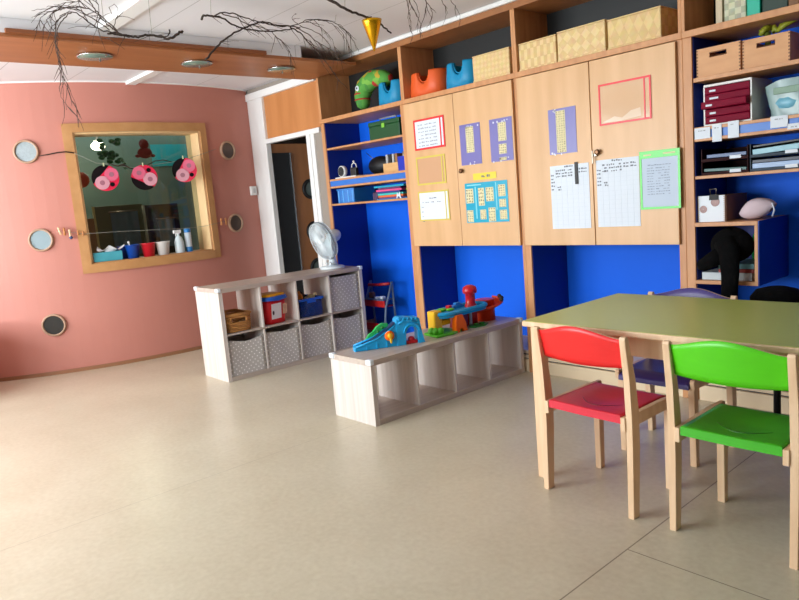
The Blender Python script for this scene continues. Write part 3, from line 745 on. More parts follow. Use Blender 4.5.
# local: y along, x across (front +x), z up
b = MB()
prof = [(-.245, 0), (-.245, .028), (-.20, .034), (-.10, .062), (0, .112), (.055, .15), (.055, 0)]
b.prism(prof, 'x', -.012, .055, .004)
prof2 = [(.045, 0), (.045, .15), (.05, .178), (.068, .192), (.10, .19), (.16, .178), (.20, .178), (.215, .166), (.228, .06), (.245, 0), (.205, 0)]
arch = []
for k in range(11):
    a = PI*k/10; arch.append((.152+.042*math.cos(a)+.003, .082+.042*math.sin(a)))
b.prism(prof2+[(.196, 0)]+arch+[(.108, 0)], 'x', -.02, .062, .004)
b.build('ramp_body', CYAN, tr)
b = MB()   # raised leaf relief and rails
b.tube([(.056, -.24, .030), (.056, -.10, .064), (.056, 0, .114), (.056, .05, .15)], .006, 6)
b.tube([(-.010, -.24, .032), (-.010, -.10, .068), (-.010, 0, .118), (-.010, .05, .156)], .007, 6)
for (yy_, zz_) in ((-.17, .012), (-.10, .018), (-.03, .02)): b.box(.055, .060, yy_, yy_+.012, 0, zz_*2.2, .002)
b.tube([(.064, .06, .15), (.064, .10, .165), (.064, .15, .16), (.064, .19, .15)], .007, 6)
b.tube([(.064, .155+.056*math.cos(PI*k/8), .082+.056*math.sin(PI*k/8)) for k in range(9)], .006, 6)
for k in range(5): b.ball((.066, .07+.03*k, .178-.002*k), .009, 8, (.6, 1, 1))
b.build('rails', CYAN, tr)
b = MB(); b.grid(lambda u, v: Vector((-.005+.054*u, -.19+.235*v, .041+.118*v**1.35)), 2, 12); b.build('track', CYAND, tr)
b = MB(); b.prism([(-.14, .01), (-.15, .06), (-.12, .095), (-.09, .10), (-.07, .135), (-.03, .155), (.01, .15), (.03, .12), (.03, .01)], 'x', -.04, -.016, .006); lf = b.build('tree', LEAF, tr)
b = MB()
for (yy_, zz_) in ((-.06, .10), (-.03, .125), (-.005, .115)): b.ball((-.016, yy_, zz_), .011, 8)
b.build('leaf_spots', LEAFD, lf)
b = MB(); b.lathe([(0, .076), (.030, .074), (.034, .062), (.030, .055)], (0, -.005, .078), 18, 'x', False, False); ln = b.build('lion_mane', ORANGE, tr)
b = MB(); b.ball((.076, -.004, .080), .019, 12, (.5, 1, 1)); b.ball((.074, 0, .048), .012, 10, (.6, .8, 1.8)); b.build('lion_head', YELT, ln)
b = MB(); b.box(-.0, .05, .115, .195, 0, .022, .006); b.ball((.03, .155, .03), .022, 12, (1, 1.1, .9)); b.build('landing_pad', REDT, tr)

tg = thing('toy_garage', 'colourful plastic toy car park with orange spiral ramp on the low shelf', 'toy', (-3.46, 3.585, TB), 0); tg.scale = (1.08, 1.12, .98)
def W(px, py, X): return at_x(px, py, X)
b = MB(); b.prism([(-.33, .13), (-.30, -.02), (-.22, -.05), (-.12, -.03), (-.10, .12), (-.2, .15)][::-1], 'z', 0, .018, .004)
b.build('base', GREEN, tg)
# (prism on z uses x,y; swap so the base runs along y)
bs = [c for c in tg.children if c.name.startswith('base')][0]; bs.data.transform(Matrix(((0, 1, 0, 0), (1, 0, 0, 0), (0, 0, 1, 0), (0, 0, 0, 1)))); bs.data.flip_normals()
b = MB()
for (x, y) in ((-.29, .08), (-.27, .10), (-.30, .05)): b.ball((y, x, .035), .024, 10, (1, 1, 1.2))
b.build('bush', GREEN, tg)
b = MB(); b.box(.0, .07, -.285, -.215, .015, .175, .010); b.box(.02, .07, -.215, -.14, .06, .10, .008); b.build('yellow_column', YELT, tg)
# blue deck: a stadium with rim
def stadium(y0, y1, hw, n=10):
    out = []
    for k in range(n+1): a = -PI/2+PI*k/n; out.append((hw*math.sin(a)*1.0, y1+hw*math.cos(a)))
    for k in range(n+1): a = PI/2+PI*k/n; out.append((hw*math.sin(a)*1.0, y0+hw*math.cos(a)))
    return out
b = MB(); b.prism([(x+.03, y) for x, y in stadium(-.17, .12, .085)], 'z', .115, .135, .003)
st = stadium(-.17, .12, .082); b.tube([(x+.03, y, .145) for x, y in st], .016, 8, closed=True); b.build('deck', CYAN, tg)
b = MB(); b.ball((.02, -.17, .162), .03, 12, (1, 1.5, .5)); b.ball((.06, -.13, .162), .022, 12, (1, 1.6, .5)); b.build('deck_hedge', GREEN, tg)
b = MB(); b.box(-.005, .035, -.06, .02, .15, .178, .008); b.box(.0, .03, -.045, .005, .178, .192, .006); b.build('toy_car', mat('toy_carblue', (26, 120, 200), .3), tg)
b = MB(); b.box(.0, .035, -.115, -.085, .15, .185, .006); b.build('pump', REDT, tg)
b = MB(); b.prism([(-.165, 0), (-.16, .06), (-.15, .125), (-.095, .125), (-.065, .06), (-.055, 0), (-.09, 0), (-.098, .03), (-.125, .03), (-.13, 0)], 'x', .098, .135, .003); b.build('slide_support', ORANGE, tg)
b = MB(); b.box(-.04, .06, -.05, .03, .0, .115, .006); b.build('red_wall', mat('toy_darkred', (120, 14, 20), .35), tg)
b = MB(); b.lathe([(.042, 0), (.04, .15), (.033, .16), (.033, .235), (.047, .24), (.05, .262), (.044, .285), (.02, .30), (0, .302)], (.01, .115, 0), 20, 'z', True, False); b.build('lift_tower', REDT, tg)
b = MB(); b.box(.03, .045, .07, .085, 0, .13); b.box(.0, .015, .15, .16, .14, .18, .003); b.build('post', GREY, tg)
b = MB(); b.lathe([(.066, 0), (.062, .155), (.070, .162), (.055, .164)], (.0, .27, 0), 24, 'z', True, True)
def spiral(u, v):
    a = -PI*.95+1.55*PI*u; rr = .062+.062*v; return Vector((rr*math.cos(a)*.9, .27+rr*math.sin(a), .045+.095*u+.02*(1 if v > .9 else 0)))
b.grid(spiral, 30, 4)
b.tube([spiral(k/30, 1) for k in range(31)], .010, 6)
b.build('spiral_ramp', ORED, tg)
b = MB()
for k in range(3): 
    p = spiral(.72+.08*k, 1); b.ball(p+Vector((0, 0, .02)), .016, 8)
b.build('ramp_stripes', mat('stripe_dark', (60, 44, 30), .4), tg)
b = MB(); b.prism([(.10, .0), (.135, .02), (.15, .10), (.12, .16), (.06, .15), (.05, .04)], 'z', 0, .012, .003); b.ball((.10, .06, .016), .02, 8, (1, 1.2, .5)); b.ball((.11, .11, .016), .02, 8, (1, 1.2, .5)); b.build('ground_plate', mat('toy_darkgreen', (24, 120, 34), .35), tg)

# small red-shelved rack in the corner of the first cabinet
t = thing('toy_rack', 'small grey rack with red boards in the blue corner behind the cube shelf', 'rack', (-5.18, 4.22, 0), 0)
GRF = mat('rack_grey', (92, 110, 136), .4); RKR = mat('rack_red', (190, 34, 30), .35)
for x in (-.17, .155):
    b = MB(); b.tube([(x, -.06, .008), (x, -.045, .16), (x, -.01, .36), (x, .05, .5), (x, .09, .60)], [.012]*5, 8); b.tube([(x, .12, .008), (x, .10, .30), (x, .09, .60)], .012, 8); b.build('side_frame', GRF, t)
for (z, h, y) in ((.13, .07, -.045), (.36, .07, -.015)):
    b = MB(); b.box(-.165, .15, y-.008, y+.006, z, z+h, .003); b.box(-.165, .15, y, .10, z, z+.012, .002); b.build('shelf', RKR, t)
b = MB(); b.tube([(-.17, .06, .56), (0, .045, .57), (.155, .06, .585)], .014, 8); b.build('top_bar', RKR, t)
b = MB(); b.box(-.165, .15, -.03, .10, .425, .435, .002); b.build('tray', GRF, t)
for q, (x, y, s) in enumerate(((-.09, .03, .03), (.0, .02, .022), (.06, .035, .026))):
    one('toy_block', ('brown toy block on the small red rack', 'white toy block in the middle of the small red rack', 'white toy block at the right of the small red rack')[q], 'block', (-5.18+x, 4.22+y, .4362), (mat('block_brown', (120, 80, 50), .5), PAPER, PAPER)[q], lambda b, s=s: b.box(-s, s, -.02, .02, 0, s*(1.9 if s > .028 else .9), .004), 'toy blocks on the small rack')

# ------------------------------------------------------------------ table and chairs
TX0, TX1, TY0, TY1, TH = -2.03, -.60, 2.53, 3.385, .775
t = thing('school_table', 'rectangular table with olive green top and pale wooden legs', 'table', ((TX0+TX1)/2, (TY0+TY1)/2, 0))
OLIVE = mat('olive_laminate', (186, 198, 100), .32, noise=.04, nscale=60)
b = MB(); b.box(TX0, TX1, TY0, TY1, TH-.028, TH-.0015, .006); b.build('tabletop', BIRCH, t, True)
b = MB(); b.box(TX0+.004, TX1-.004, TY0+.004, TY1-.004, TH-.0015, TH, .0); b.build('laminate', OLIVE, t, True)
b = MB(); a0, a1, c0, c1 = TX0+.06, TX1-.06, TY0+.045, TY1-.045
b.box(a0, a1, c0, c0+.022, TH-.118, TH-.028); b.box(a0, a1, c1-.022, c1, TH-.118, TH-.028); b.box(a0, a0+.022, c0+.022, c1-.022, TH-.118, TH-.028); b.box(a1-.022, a1, c0+.022, c1-.022, TH-.118, TH-.028)
b.build('apron', BIRCH, t, True)
def taper_leg(b, x, y, dx, dy, w0, d0, w1, d1, z):
    """top corner at (x,y), extends dx,dy signs"""
    T = [(x, y), (x+dx*w0, y), (x+dx*w0, y+dy*d0), (x, y+dy*d0)]; Bq = [(x, y), (x+dx*w1, y), (x+dx*w1, y+dy*d1), (x, y+dy*d1)]
    vt = [b.bm.verts.new((p[0], p[1], z)) for p in T]; vb = [b.bm.verts.new((p[0], p[1], 0)) for p in Bq]
    fs = [b.bm.faces.new(vt), b.bm.faces.new(vb[::-1])]+[b.bm.faces.new((vb[i], vb[(i+1) % 4], vt[(i+1) % 4], vt[i])) for i in range(4)]
    bmesh.ops.bevel(b.bm, geom=list({e for f in fs for e in f.edges}), offset=.004, segments=2, profile=.5, affect='EDGES')
for (x, dx) in ((TX0+.04, 1), (TX1-.04, -1)):
    for (y, dy) in ((TY0+.012, 1), (TY1-.012, -1)):
        b = MB(); taper_leg(b, x, y, dx, dy, .056, .062, .045, .045, TH-.029); b.build('leg', BIRCH, t, True)

def make_chair(label, loc, rotz, colors, wd=.462, legm=None):
    legm = legm or BIRCH
    """local: faces +y, rear legs at y=0, x across"""
    seatm, backm = colors
    t = thing('school_chair', label, 'chair', loc, rotz)
    hw = wd/2; pw = .028
    for sx_ in (-1, 1):
        x = sx_*(hw-pw/2)
        prof = [(-.008, 0), (.034, 0), (.052, .30), (.054, .44), (.034, .60), (-.004, .768), (-.012, .778), (-.026, .776), (-.030, .766), (-.008, .60), (.0, .44), (.0, .30)]
        b = MB(); b.prism(prof, 'x', x-pw/2, x+pw/2, .003); b.build('rear_leg', legm, t)
        xf = sx_*(hw-pw-.022)
        b = MB(); prof = [(.345, 0), (.377, 0), (.388, .40), (.345, .40)]; b.prism(prof, 'x', xf-.016, xf+.016, .003); b.build('front_leg', legm, t)
        xr = sx_*(hw-pw-.011)
        b = MB(); b.prism([(-.008, .375), (-.008, .432), (.30, .438), (.395, .436), (.402, .425), (.395, .39), (.2, .385)], 'x', xr-.011, xr+.011, .003); b.build('side_rail', legm, t)
    iw = hw-pw-.024
    b = MB()
    def seat(u, v, top=True):
        x = -iw+2*iw*u; y = -.004+.412*v
        d = math.exp(-((u-.5)/.30)**2)*math.exp(-((v-.42)/.30)**2)
        z = .438-.014*d-(.030*max(0, v-.86)/.14)**1*(.9) 
        return Vector((x, y, z if top else z-.034+.012*max(0, v-.86)/.14))
    nu, nv = 20, 20
    A = [[b.bm.verts.new(seat(i/nu, j/nv)) for j in range(nv+1)] for i in range(nu+1)]
    Bq = [[b.bm.verts.new(seat(i/nu, j/nv, False)) for j in range(nv+1)] for i in range(nu+1)]
    for i in range(nu):
        for j in range(nv):
            f = b.bm.faces.new((A[i][j], A[i+1][j], A[i+1][j+1], A[i][j+1])); f.smooth = True
            b.bm.faces.new((Bq[i][j], Bq[i][j+1], Bq[i+1][j+1], Bq[i+1][j]))
    for i in range(nu):
        for j in (0, nv): b.bm.faces.new((A[i][j], A[i+1][j], Bq[i+1][j], Bq[i][j]))
    for j in range(nv):
        for i in (0, nu): b.bm.faces.new((A[i][j], A[i][j+1], Bq[i][j+1], Bq[i][j]))
    b.build('seat', seatm, t)
    # pressed groove of the seat
    b = MB(); gp = []
    for k in range(19):
        gu = .22+.56*k/18; gv = .34-.15*math.sin(PI*k/18); gp.append(seat(gu, gv)+Vector((0, 0, .0005)))
    b.tube(gp, [.0008+.0032*math.sin(PI*k/18) for k in range(19)], 6); b.build('seat_groove', MATS[seatm.name+'_groove'], t)
    # curved back panel
    b = MB(); n = 24; bw_ = hw-pw+.004
    def bp_(u, v, off):
        x = -bw_+2*bw_*u; ztop = .764+.040*math.sin(PI*min(1, max(0, u)))**1.6; zbot = .640-.010*math.sin(PI*u)
        z = zbot+(ztop-zbot)*v; y = .018-.031*(z-.64)/.13-.022*math.sin(PI*u)+off
        return Vector((x, y, z))
    V0 = [[b.bm.verts.new(bp_(i/n, j/6, -.006)) for j in range(7)] for i in range(n+1)]
    V1 = [[b.bm.verts.new(bp_(i/n, j/6, .006)) for j in range(7)] for i in range(n+1)]
    for i in range(n):
        for j in range(6):
            for V in (V0, V1):
                f = b.bm.faces.new((V[i][j], V[i+1][j], V[i+1][j+1], V[i][j+1])); f.smooth = True
    b._mark(b.bm.faces)
    ed = []
    for i in range(n):
        for j in (0, 6): ed.append(b.bm.faces.new((V0[i][j], V0[i+1][j], V1[i+1][j], V1[i][j])))
    for j in range(6):
        for i in (0, n): ed.append(b.bm.faces.new((V0[i][j], V0[i][j+1], V1[i][j+1], V1[i][j])))
    for f in ed: f.material_index = 1
    b.build('backrest', [backm, legm], t)
    return t
def chaircol(n, s, bk):
    a = wood(n, s, tuple(min(255, v+8) for v in s), (2, 30, 30), .38); g = mat(n+'_groove', tuple(int(v*.6) for v in s), .45)
    c = wood(n+'_back', bk, tuple(min(255, v+6) for v in bk), (2, 30, 30), .32)
    return a, c
make_chair('red wooden chair drawn up to the left end of the green table', (-1.6515, 2.445, 0), math.radians(-3.3), chaircol('chair_red', (214, 34, 56), (236, 36, 36)), .475)
make_chair('bright green wooden chair drawn up to the near side of the table', (-1.035, 2.445, 0), math.radians(-.4), chaircol('chair_green', (60, 176, 24), (84, 206, 18)), .469)
make_chair('dark purple wooden chair on the far side of the green table', (-1.655, 3.452, 0), math.radians(180), chaircol('chair_purple', (52, 40, 104), (78, 66, 128)), .47)
t = thing('padded_stool', 'black padded stool showing just above the far edge of the green table', 'stool', (-1.352, 3.80, 0))
b = MB(); b.lathe([(0, .665), (.11, .668), (.128, .69), (.128, .725), (.10, .762), (.05, .776), (0, .778)], (0, 0, 0), 28, 'z', False, False); b.build('seat_pad', SOOT, t)
b = MB(); b.cyl((0, 0, .02), (0, 0, .668), .018, seg=14); b.build('pole', BLACK, t)
b = MB(); b.lathe([(0, 0), (.13, 0), (.13, .012), (.03, .024), (0, .025)], (0, 0, 0), 28, 'z', False, False); b.build('base', BLACK, t)

# ------------------------------------------------------------------ upper open compartments
UZ = TZ1+.0005
def baby_seat(label, px0, px1, m, py=84):
    a, c = at_y(px0, py, 4.10), at_y(px1, py, 4.10); w = (c.x-a.x); cx = (a.x+c.x)/2
    t = thing('floor_seat', label, 'baby seat', (cx, 4.12, UZ), 0, 'moulded foam baby seats on the cabinet tops')
    # moulded foam seat lying with its underside scoop to the front: an oval drum, cut by a round notch
    n = 200; hw, dp, h = w/2, .15, .20
    b = MB()
    def topz(x, y):
        # round notch in the middle and small leg notch at the left on the front rim
        z = h
        d = abs(x-.05*w)/(.17*w)
        if d < 1: z = min(z, h-.10*math.sqrt(1-d*d))
        d = abs(x+.385*w)/(.075*w)
        if d < 1: z = min(z, h-.08*math.sqrt(1-d*d))
        return z
    prof = [(0, .96, 0), (.01, 1, 0), (.5, .985, 0), (.93, .97, 0), (1, .93, 0), (1.0, .72, 1), (.55, .62, 2), (.5, .01, 3)]
    rings = []
    for (v, k, in_) in prof:
        rg = []
        for q in range(n):
            aa = 2*PI*q/n; e = .55; cc, ss = math.cos(aa), math.sin(aa)
            x = hw*k*math.copysign(abs(cc)**e, cc); y = .15+dp*k*math.copysign(abs(ss)**.75, ss)
            zt = topz(x/k*.97, y) if y < .15 else h
            rg.append(b.bm.verts.new((x, y-.02, v*zt if v >= .5 else v*h)))
        rings.append(rg)
    for i in range(len(rings)-1):
        for q in range(n):
            f = b.bm.faces.new((rings[i][q], rings[i][(q+1) % n], rings[i+1][(q+1) % n], rings[i+1][q])); f.smooth = True
    b.bm.faces.new(rings[0][::-1]); b.bm.faces.new(rings[-1])
    b.build('seat_shell', m, t)
    b = MB(); b.tube([(.05*w+.165*w*math.cos(PI+PI*k/10), .012-.004, h-.004+.082*math.sin(PI+PI*k/10)) for k in range(11)], .006, 6); b.build('notch_lip', m, t)
    return t
BSB = mat('foam_blue', (0, 138, 186), .5); BSO = mat('foam_orange', (226, 92, 34), .5)
baby_seat('blue moulded baby seat beside the green crescent pillow', 373, 398, BSB, 92)
baby_seat('orange moulded baby seat on the cabinet top', 404, 438, BSO)
baby_seat('blue moulded baby seat between the orange one and a woven box', 440, 471.5, BSB, 76)
# crescent pillow
t = thing('crescent_pillow', 'green patterned crescent pillow leaning in the first upper compartment', 'pillow', (-4.83, 4.14, UZ))
M, N, L, B = nodes_of('pillow_print')
tc = N.new('ShaderNodeTexCoord'); vo = N.new('ShaderNodeTexVoronoi'); vo.inputs['Scale'].default_value = 18; L.new(tc.outputs['Object'], vo.inputs['Vector'])
cr = N.new('ShaderNodeValToRGB'); cr.color_ramp.interpolation = 'CONSTANT'
sp = N.new('ShaderNodeSeparateColor'); L.new(vo.outputs['Color'], sp.inputs[0]); L.new(sp.outputs[0], cr.inputs[0])
E0 = cr.color_ramp.elements; E0[0].color = lin((84, 156, 62)); E0[1].position = .45; E0[1].color = lin((120, 176, 70))
for (p, c) in ((.62, (70, 140, 60)), (.82, (190, 160, 50)), (.9, (186, 52, 44))):
    e = E0.new(p); e.color = lin(c)
L.new(cr.outputs[0], B.inputs['Base Color']); B.inputs['Roughness'].default_value = .8
PIL = M
pc = [at_y(*q, 4.16) for q in ((361, 109), (359, 97), (362, 86), (370, 78.5), (380, 77.5), (387, 81))]
T0 = matrix_chain(t).inverted()
b = MB(); pts = []
for i in range(len(pc)-1):
    for q in range(4): pts.append(pc[i].lerp(pc[i+1], q/4))
pts.append(pc[-1])
rad = [.052+.030*math.sin(PI*(i/(len(pts)-1))**.8) for i in range(len(pts))]; rad[0] = .03; rad[-1] = .018
mn = min(p.z-rd for p, rd in zip(pts, rad)); pts = [p+Vector((0, .04, max(0, UZ-mn))) for p in pts]
b.tube(pts, rad, 14); b.build('pillow_body', PIL, t, True)
b = MB(); q = pts[7]; b.lathe([(0, -.012), (.02, -.010), (.026, 0)], (q.x-.01, q.y-rad[7]+.004, q.z), 14, 'y', False, False); ey = b.build('eye_patch', PAPER, t, True)
b = MB(); b.ball((q.x-.006, q.y-rad[7]-.008, q.z), .010, 8, (1, .4, 1)); b.build('eye_pupil', BLACK, ey, True)
b = MB()
for k in (3, 5):
    b.tube([pts[k]+Vector((rad[k]*1.01*math.cos(2*PI*j/16), rad[k]*1.01*math.sin(2*PI*j/16), .0)) for j in range(16)], .007, 5, closed=True)
b.build('band', mat('pillow_red', (176, 52, 40), .8), t, True)
# woven boxes
def weave_mat(name, a, c, su, sv, kind):
    M, N, L, B = nodes_of(name); tc = N.new('ShaderNodeTexCoord'); mp = N.new('ShaderNodeMapping'); L.new(tc.outputs['Object'], mp.inputs['Vector'])
    mp.inputs['Scale'].default_value = (su, su, sv)
    if kind == 'diag': mp.inputs['Rotation'].default_value = (0, .75, 0)
    ck = N.new('ShaderNodeTexChecker'); ck.inputs['Scale'].default_value = 1.0; L.new(mp.outputs['Vector'], ck.inputs['Vector'])
    ck.inputs['Color1'].default_value = lin(a); ck.inputs['Color2'].default_value = lin(c)
    nz = N.new('ShaderNodeTexNoise'); nz.inputs['Scale'].default_value = 25; L.new(tc.outputs['Object'], nz.inputs['Vector'])
    mx = N.new('ShaderNodeMix'); mx.data_type = 'RGBA'; mx.blend_type = 'OVERLAY'; mx.inputs[0].default_value = .25
    L.new(ck.outputs['Color'], mx.inputs[6]); L.new(nz.outputs['Color'], mx.inputs[7])
    hs = N.new('ShaderNodeHueSaturation'); hs.inputs['Saturation'].default_value = .95; L.new(mx.outputs[2], hs.inputs['Color'])
    L.new(hs.outputs[0], B.inputs['Base Color']); B.inputs['Roughness'].default_value = .65
    bp = N.new('ShaderNodeBump'); bp.inputs['Strength'].default_value = .6; bp.inputs['Distance'].default_value = .006; L.new(ck.outputs['Fac'], bp.inputs['Height']); L.new(bp.outputs['Normal'], B.inputs['Normal'])
    return M
W1 = weave_mat('weave_fine', (226, 194, 134), (218, 184, 122), 40, 40, 'diag'); W2 = weave_mat('weave_vertical', (228, 198, 138), (214, 178, 118), 36, 14, 'v')
W3 = weave_mat('weave_diamond', (230, 200, 142), (219, 185, 126), 20, 20, 'diag'); W4 = weave_mat('weave_wide', (226, 194, 132), (216, 182, 120), 22, 12, 'diag')
def woven_box(label, px0, px1, pyt, pyb, m, dp=.30):
    cx_ = (px0+px1)/2; a, c = at_y(px0, pyb, 4.075), at_y(px1, pyb, 4.075); tt = at_y(px0, pyt, 4.075)
    w = c.x-a.x; h = tt.z-UZ
    t = thing('woven_box', label, 'box', ((a.x+c.x)/2, 4.075, UZ), 0, 'woven wood-strip boxes on the cabinet tops')
    b = MB(); b.box(-w/2, w/2, 0, dp, 0, h-.008, .006); b.build('box_body', m, t)
    b = MB(); b.box(-w/2-.001, w/2+.001, -.001, dp+.001, h-.008, h, .002); b.build('lid', m, t)
    b = MB(); b.box(-w/2-.002, w/2+.002, -.002, dp+.002, 0, .014, .002); b.build('bottom_band', m, t)
woven_box('plain woven box in the same compartment as the orange seat', 473.5, 510.5, 56.5, 80, W1, .235)
woven_box('woven box with upright strips, leftmost beside the tall divider', 519.5, 557, 44, 70, W2)
woven_box('woven box with raised diamond pattern, between two others', 558, 606, 32, 60, W3)
woven_box('wide woven box at the right end of its compartment', 608, 661.5, 20, 47, W4)
one('flat_case', 'flat pale green case lying behind the woven box', 'case', (-3.66, 4.37, UZ+.155), mat('palegreen', (120, 140, 110), .5), lambda b: b.box(-.2, .2, -.04, .04, 0, .035, .006))
one('storage_carton', 'plain dark carton behind the flat pale green case', 'carton', (-3.66, 4.37, UZ), mat('carton_dark', (52, 48, 42), .8), lambda b: b.box(-.22, .22, -.05, .05, 0, .1545, .004))
# right-hand compartment
def from_px(px0, px1, pyb, Y): a, c = at_y(px0, pyb, Y), at_y(px1, pyb, Y); return a.x, c.x
a, c = from_px(715.5, 722.5, 18, 4.10)
one('magazine_file', 'narrow cream file in the upper right compartment', 'file', ((a+c)/2, 4.10, UZ), mat('cream_card', (206, 190, 160), .6), lambda b: b.box(-.018, .018, 0, .25, 0, .30, .002))
a, c = from_px(724, 746, 15, 4.10)
one('wicker_box', 'pale whitish woven box beside the teal binder', 'box', ((a+c)/2, 4.10, UZ), weave_mat('weave_pale', (206, 206, 176), (176, 178, 150), 30, 30, 'v'), lambda b: b.box(-(c-a)/2, (c-a)/2, 0, .28, 0, .22, .006))
a, c = from_px(747, 760, 12, 4.10)
one('ring_binder', 'teal binder in the upper right compartment', 'binder', ((a+c)/2, 4.10, UZ), mat('binder_teal', (0, 180, 150), .4), lambda b: b.box(-(c-a)/2, (c-a)/2, 0, .27, 0, .32, .003))
a, c = from_px(761, 787, 8, 4.10)
one('storage_carton', 'very dark green carton right of the teal binder', 'carton', ((a+c)/2, 4.11, UZ), mat('carton_green', (8, 46, 30), .5), lambda b: b.box(-(c-a)/2+.002, (c-a)/2, 0, .27, 0, .28, .003))
a, c = from_px(788, 799, 5, 4.10)
one('magazine_file', 'brown file at the far right of the upper compartment', 'file', ((a+c)/2, 4.10, UZ), mat('brown_card', (130, 90, 56), .6), lambda b: b.box(-(c-a)/2+.002, (c-a)/2, 0, .27, 0, .30, .003))

# ------------------------------------------------------------------ first cabinet: shelf contents
def span(px0, px1, py, Y): a, c = at_y(px0, py, Y), at_y(px1, py, Y); return (a.x+c.x)/2, (c.x-a.x)
Z1, Z2, Z3 = 1.9335, 1.6325, 1.3935
cx_, w = span(368, 401, 135, 4.12); w = min(w, .42)
t = thing('storage_case', 'dark green case on the top blue shelf', 'case', (cx_-.02, 4.14, Z1))
DG = mat('case_green', (4, 74, 30), .45)
b = MB(); b.box(-w/2, w/2, 0, .24, 0, .125, .006); b.build('case_body', DG, t)
b = MB(); b.box(-w/2-.004, w/2+.004, -.004, .244, .125, .165, .006); b.build('case_lid', DG, t)
b = MB(); b.tube([(-.1, .06, .165), (-.1, .05, .19), (.12, .05, .19), (.12, .06, .165)], .007, 6); b.build('handle', mat('grey_plastic', (150, 150, 150), .4), t)
b = MB(); b.box(-.02, .02, -.010, -.003, .10, .14, .002); b.build('latch', mat('lime_latch', (130, 200, 60), .4), t)
t = thing('alarm_clock', 'small white clock with dark face at the left of the blue shelf', 'clock', (-5.43, 4.13, Z2+.0125))
b = MB(); b.lathe([(.05, .0), (.055, .004), (.055, .035), (.05, .04)], (0, 0, .055), 24, 'y'); b.build('clock_body', WHITE, t)
b = MB(); b.lathe([(.001, -.002), (.046, -.002)], (0, 0, .055), 24, 'y', False, False); b.build('clock_face', BLACK, t)
t = thing('photo_stand', 'small dark lantern-shaped stand beside the white clock', 'stand', (-5.27, 4.15, Z2+.0125))
b = MB(); b.box(-.045, .045, 0, .04, .0, .08, .01); b.build('stand_body', BLACK, t)
b = MB(); b.tube([(-.04, .02, .075), (-.03, .02, .11), (0, .02, .125), (.03, .02, .11), (.04, .02, .075)], .005, 6); b.ball((0, .02, .135), .012, 8); b.build('stand_loop', WHITE, t)
one('display_tray', 'flat white tray under the clock and lantern stand', 'tray', (-5.30, 4.09, Z2+.0005), WHITE, lambda b: b.box(-.18, .14, 0, .16, 0, .012, .003))
t = thing('portable_radio', 'rounded black radio on the blue shelf behind the wooden box', 'radio', (-5.10, 4.36, Z2))
b = MB(); b.ball((0, 0, .09), .13, 20, (1.25, .55, .69)); b.build('radio_body', BLACK, t)
b = MB(); b.tube([(-.08, 0, .15), (-.2, 0, .23)], .003, 5); b.build('aerial', STEEL, t)
for v in t.children: pass
cx_, w = span(378, 393, 170, 4.10)
t = thing('disc_box', 'small open wooden box holding grey discs on the blue shelf', 'box', (-4.66, 4.10, Z2+.0005))
WB = wood('small_box_wood', (206, 158, 100), (220, 174, 116), (8, 30, 30), .5)
b = MB(); hw_ = .10
b.box(-hw_, hw_, 0, .008, 0, .08, .001); b.build('front_panel', WB, t); b = MB(); b.box(-hw_, hw_, .142, .15, 0, .12, .001); b.box(-hw_, -hw_+.008, .008, .142, 0, .08); b.box(hw_-.008, hw_, .008, .142, 0, .08); b.box(-hw_+.008, hw_-.008, .008, .142, 0, .006); b.build('box_body', WB, t)
for q in range(4):
    one('cassette_case', ('grey cassette case, leftmost in the wooden box', 'black cassette case second from the left in the wooden box', 'grey cassette case third from the left in the wooden box', 'brown cassette case, rightmost in the wooden box')[q], 'case', (-4.72+q*.042, 4.115, Z2+.008), (mat('case_grey', (170, 172, 174), .4), BLACK, MATS['case_grey'], mat('case_brown', (150, 104, 62), .5))[q], lambda b: b.box(-.014, .014, 0, .11, 0, .15, .002), 'cassette cases in the wooden box')
t = thing('tool_caddy', 'bright blue box with metal items on the blue shelf', 'box', (-4.497, 4.10, Z2+.0005))
b = MB(); BB = mat('box_blue', (10, 44, 180), .35)
b.box(-.06, .06, 0, .006, 0, .125); b.box(-.06, .06, .134, .14, 0, .125); b.box(-.06, -.054, .006, .134, 0, .125); b.box(.054, .06, .006, .134, 0, .125); b.box(-.054, .054, .006, .134, 0, .005); b.build('box_body', BB, t)
for q, x in enumerate((-.03, 0, .03)):
    one('metal_tin', ('small metal tin, left of three in the blue box', 'small metal tin, middle of three in the blue box', 'small metal tin, right of three in the blue box')[q], 'tin', (-4.497+x, 4.15, Z2+.006), STEEL, lambda b: b.lathe([(.013, 0), (.013, .155), (.011, .16)], (0, 0, 0), 12), 'metal tins in the blue box')
# third shelf
t = thing('storage_crate', 'translucent blue crate at the left of the lowest blue shelf', 'crate', (-5.35, 4.10, Z3+.0005))
CB2 = mat('crate_blue', (36, 120, 206), .3, alpha=.9)
b = MB(); w, dp, h = .26, .26, .135
b.box(-w/2, w/2, 0, .005, 0, h); b.box(-w/2, w/2, dp-.005, dp, 0, h); b.box(-w/2, -w/2+.005, .005, dp-.005, 0, h); b.box(w/2-.005, w/2, .005, dp-.005, 0, h); b.box(-w/2+.005, w/2-.005, .005, dp-.005, 0, .005); b.build('crate_body', CB2, t)
b = MB(); b.box(-w/2-.008, w/2+.008, -.008, .004, h-.012, h+.003, .003); b.box(-w/2-.008, w/2+.008, dp-.004, dp+.008, h-.012, h+.003, .003); b.build('crate_rim', CB2, t)
for x in (-.11, -.04, .04, .11):
    b = MB(); b.box(x-.008, x+.008, -.005, .001, .005, h-.012, .002); b.build('crate_rib', mat('crate_rib', (80, 160, 226), .3), t)
one('toy_block', 'small dull purple block between blue crate and folder pile', 'block', (-4.98, 4.16, Z3), mat('dull_purple', (70, 48, 84), .5), lambda b: b.box(-.035, .035, 0, .08, 0, .075, .004))
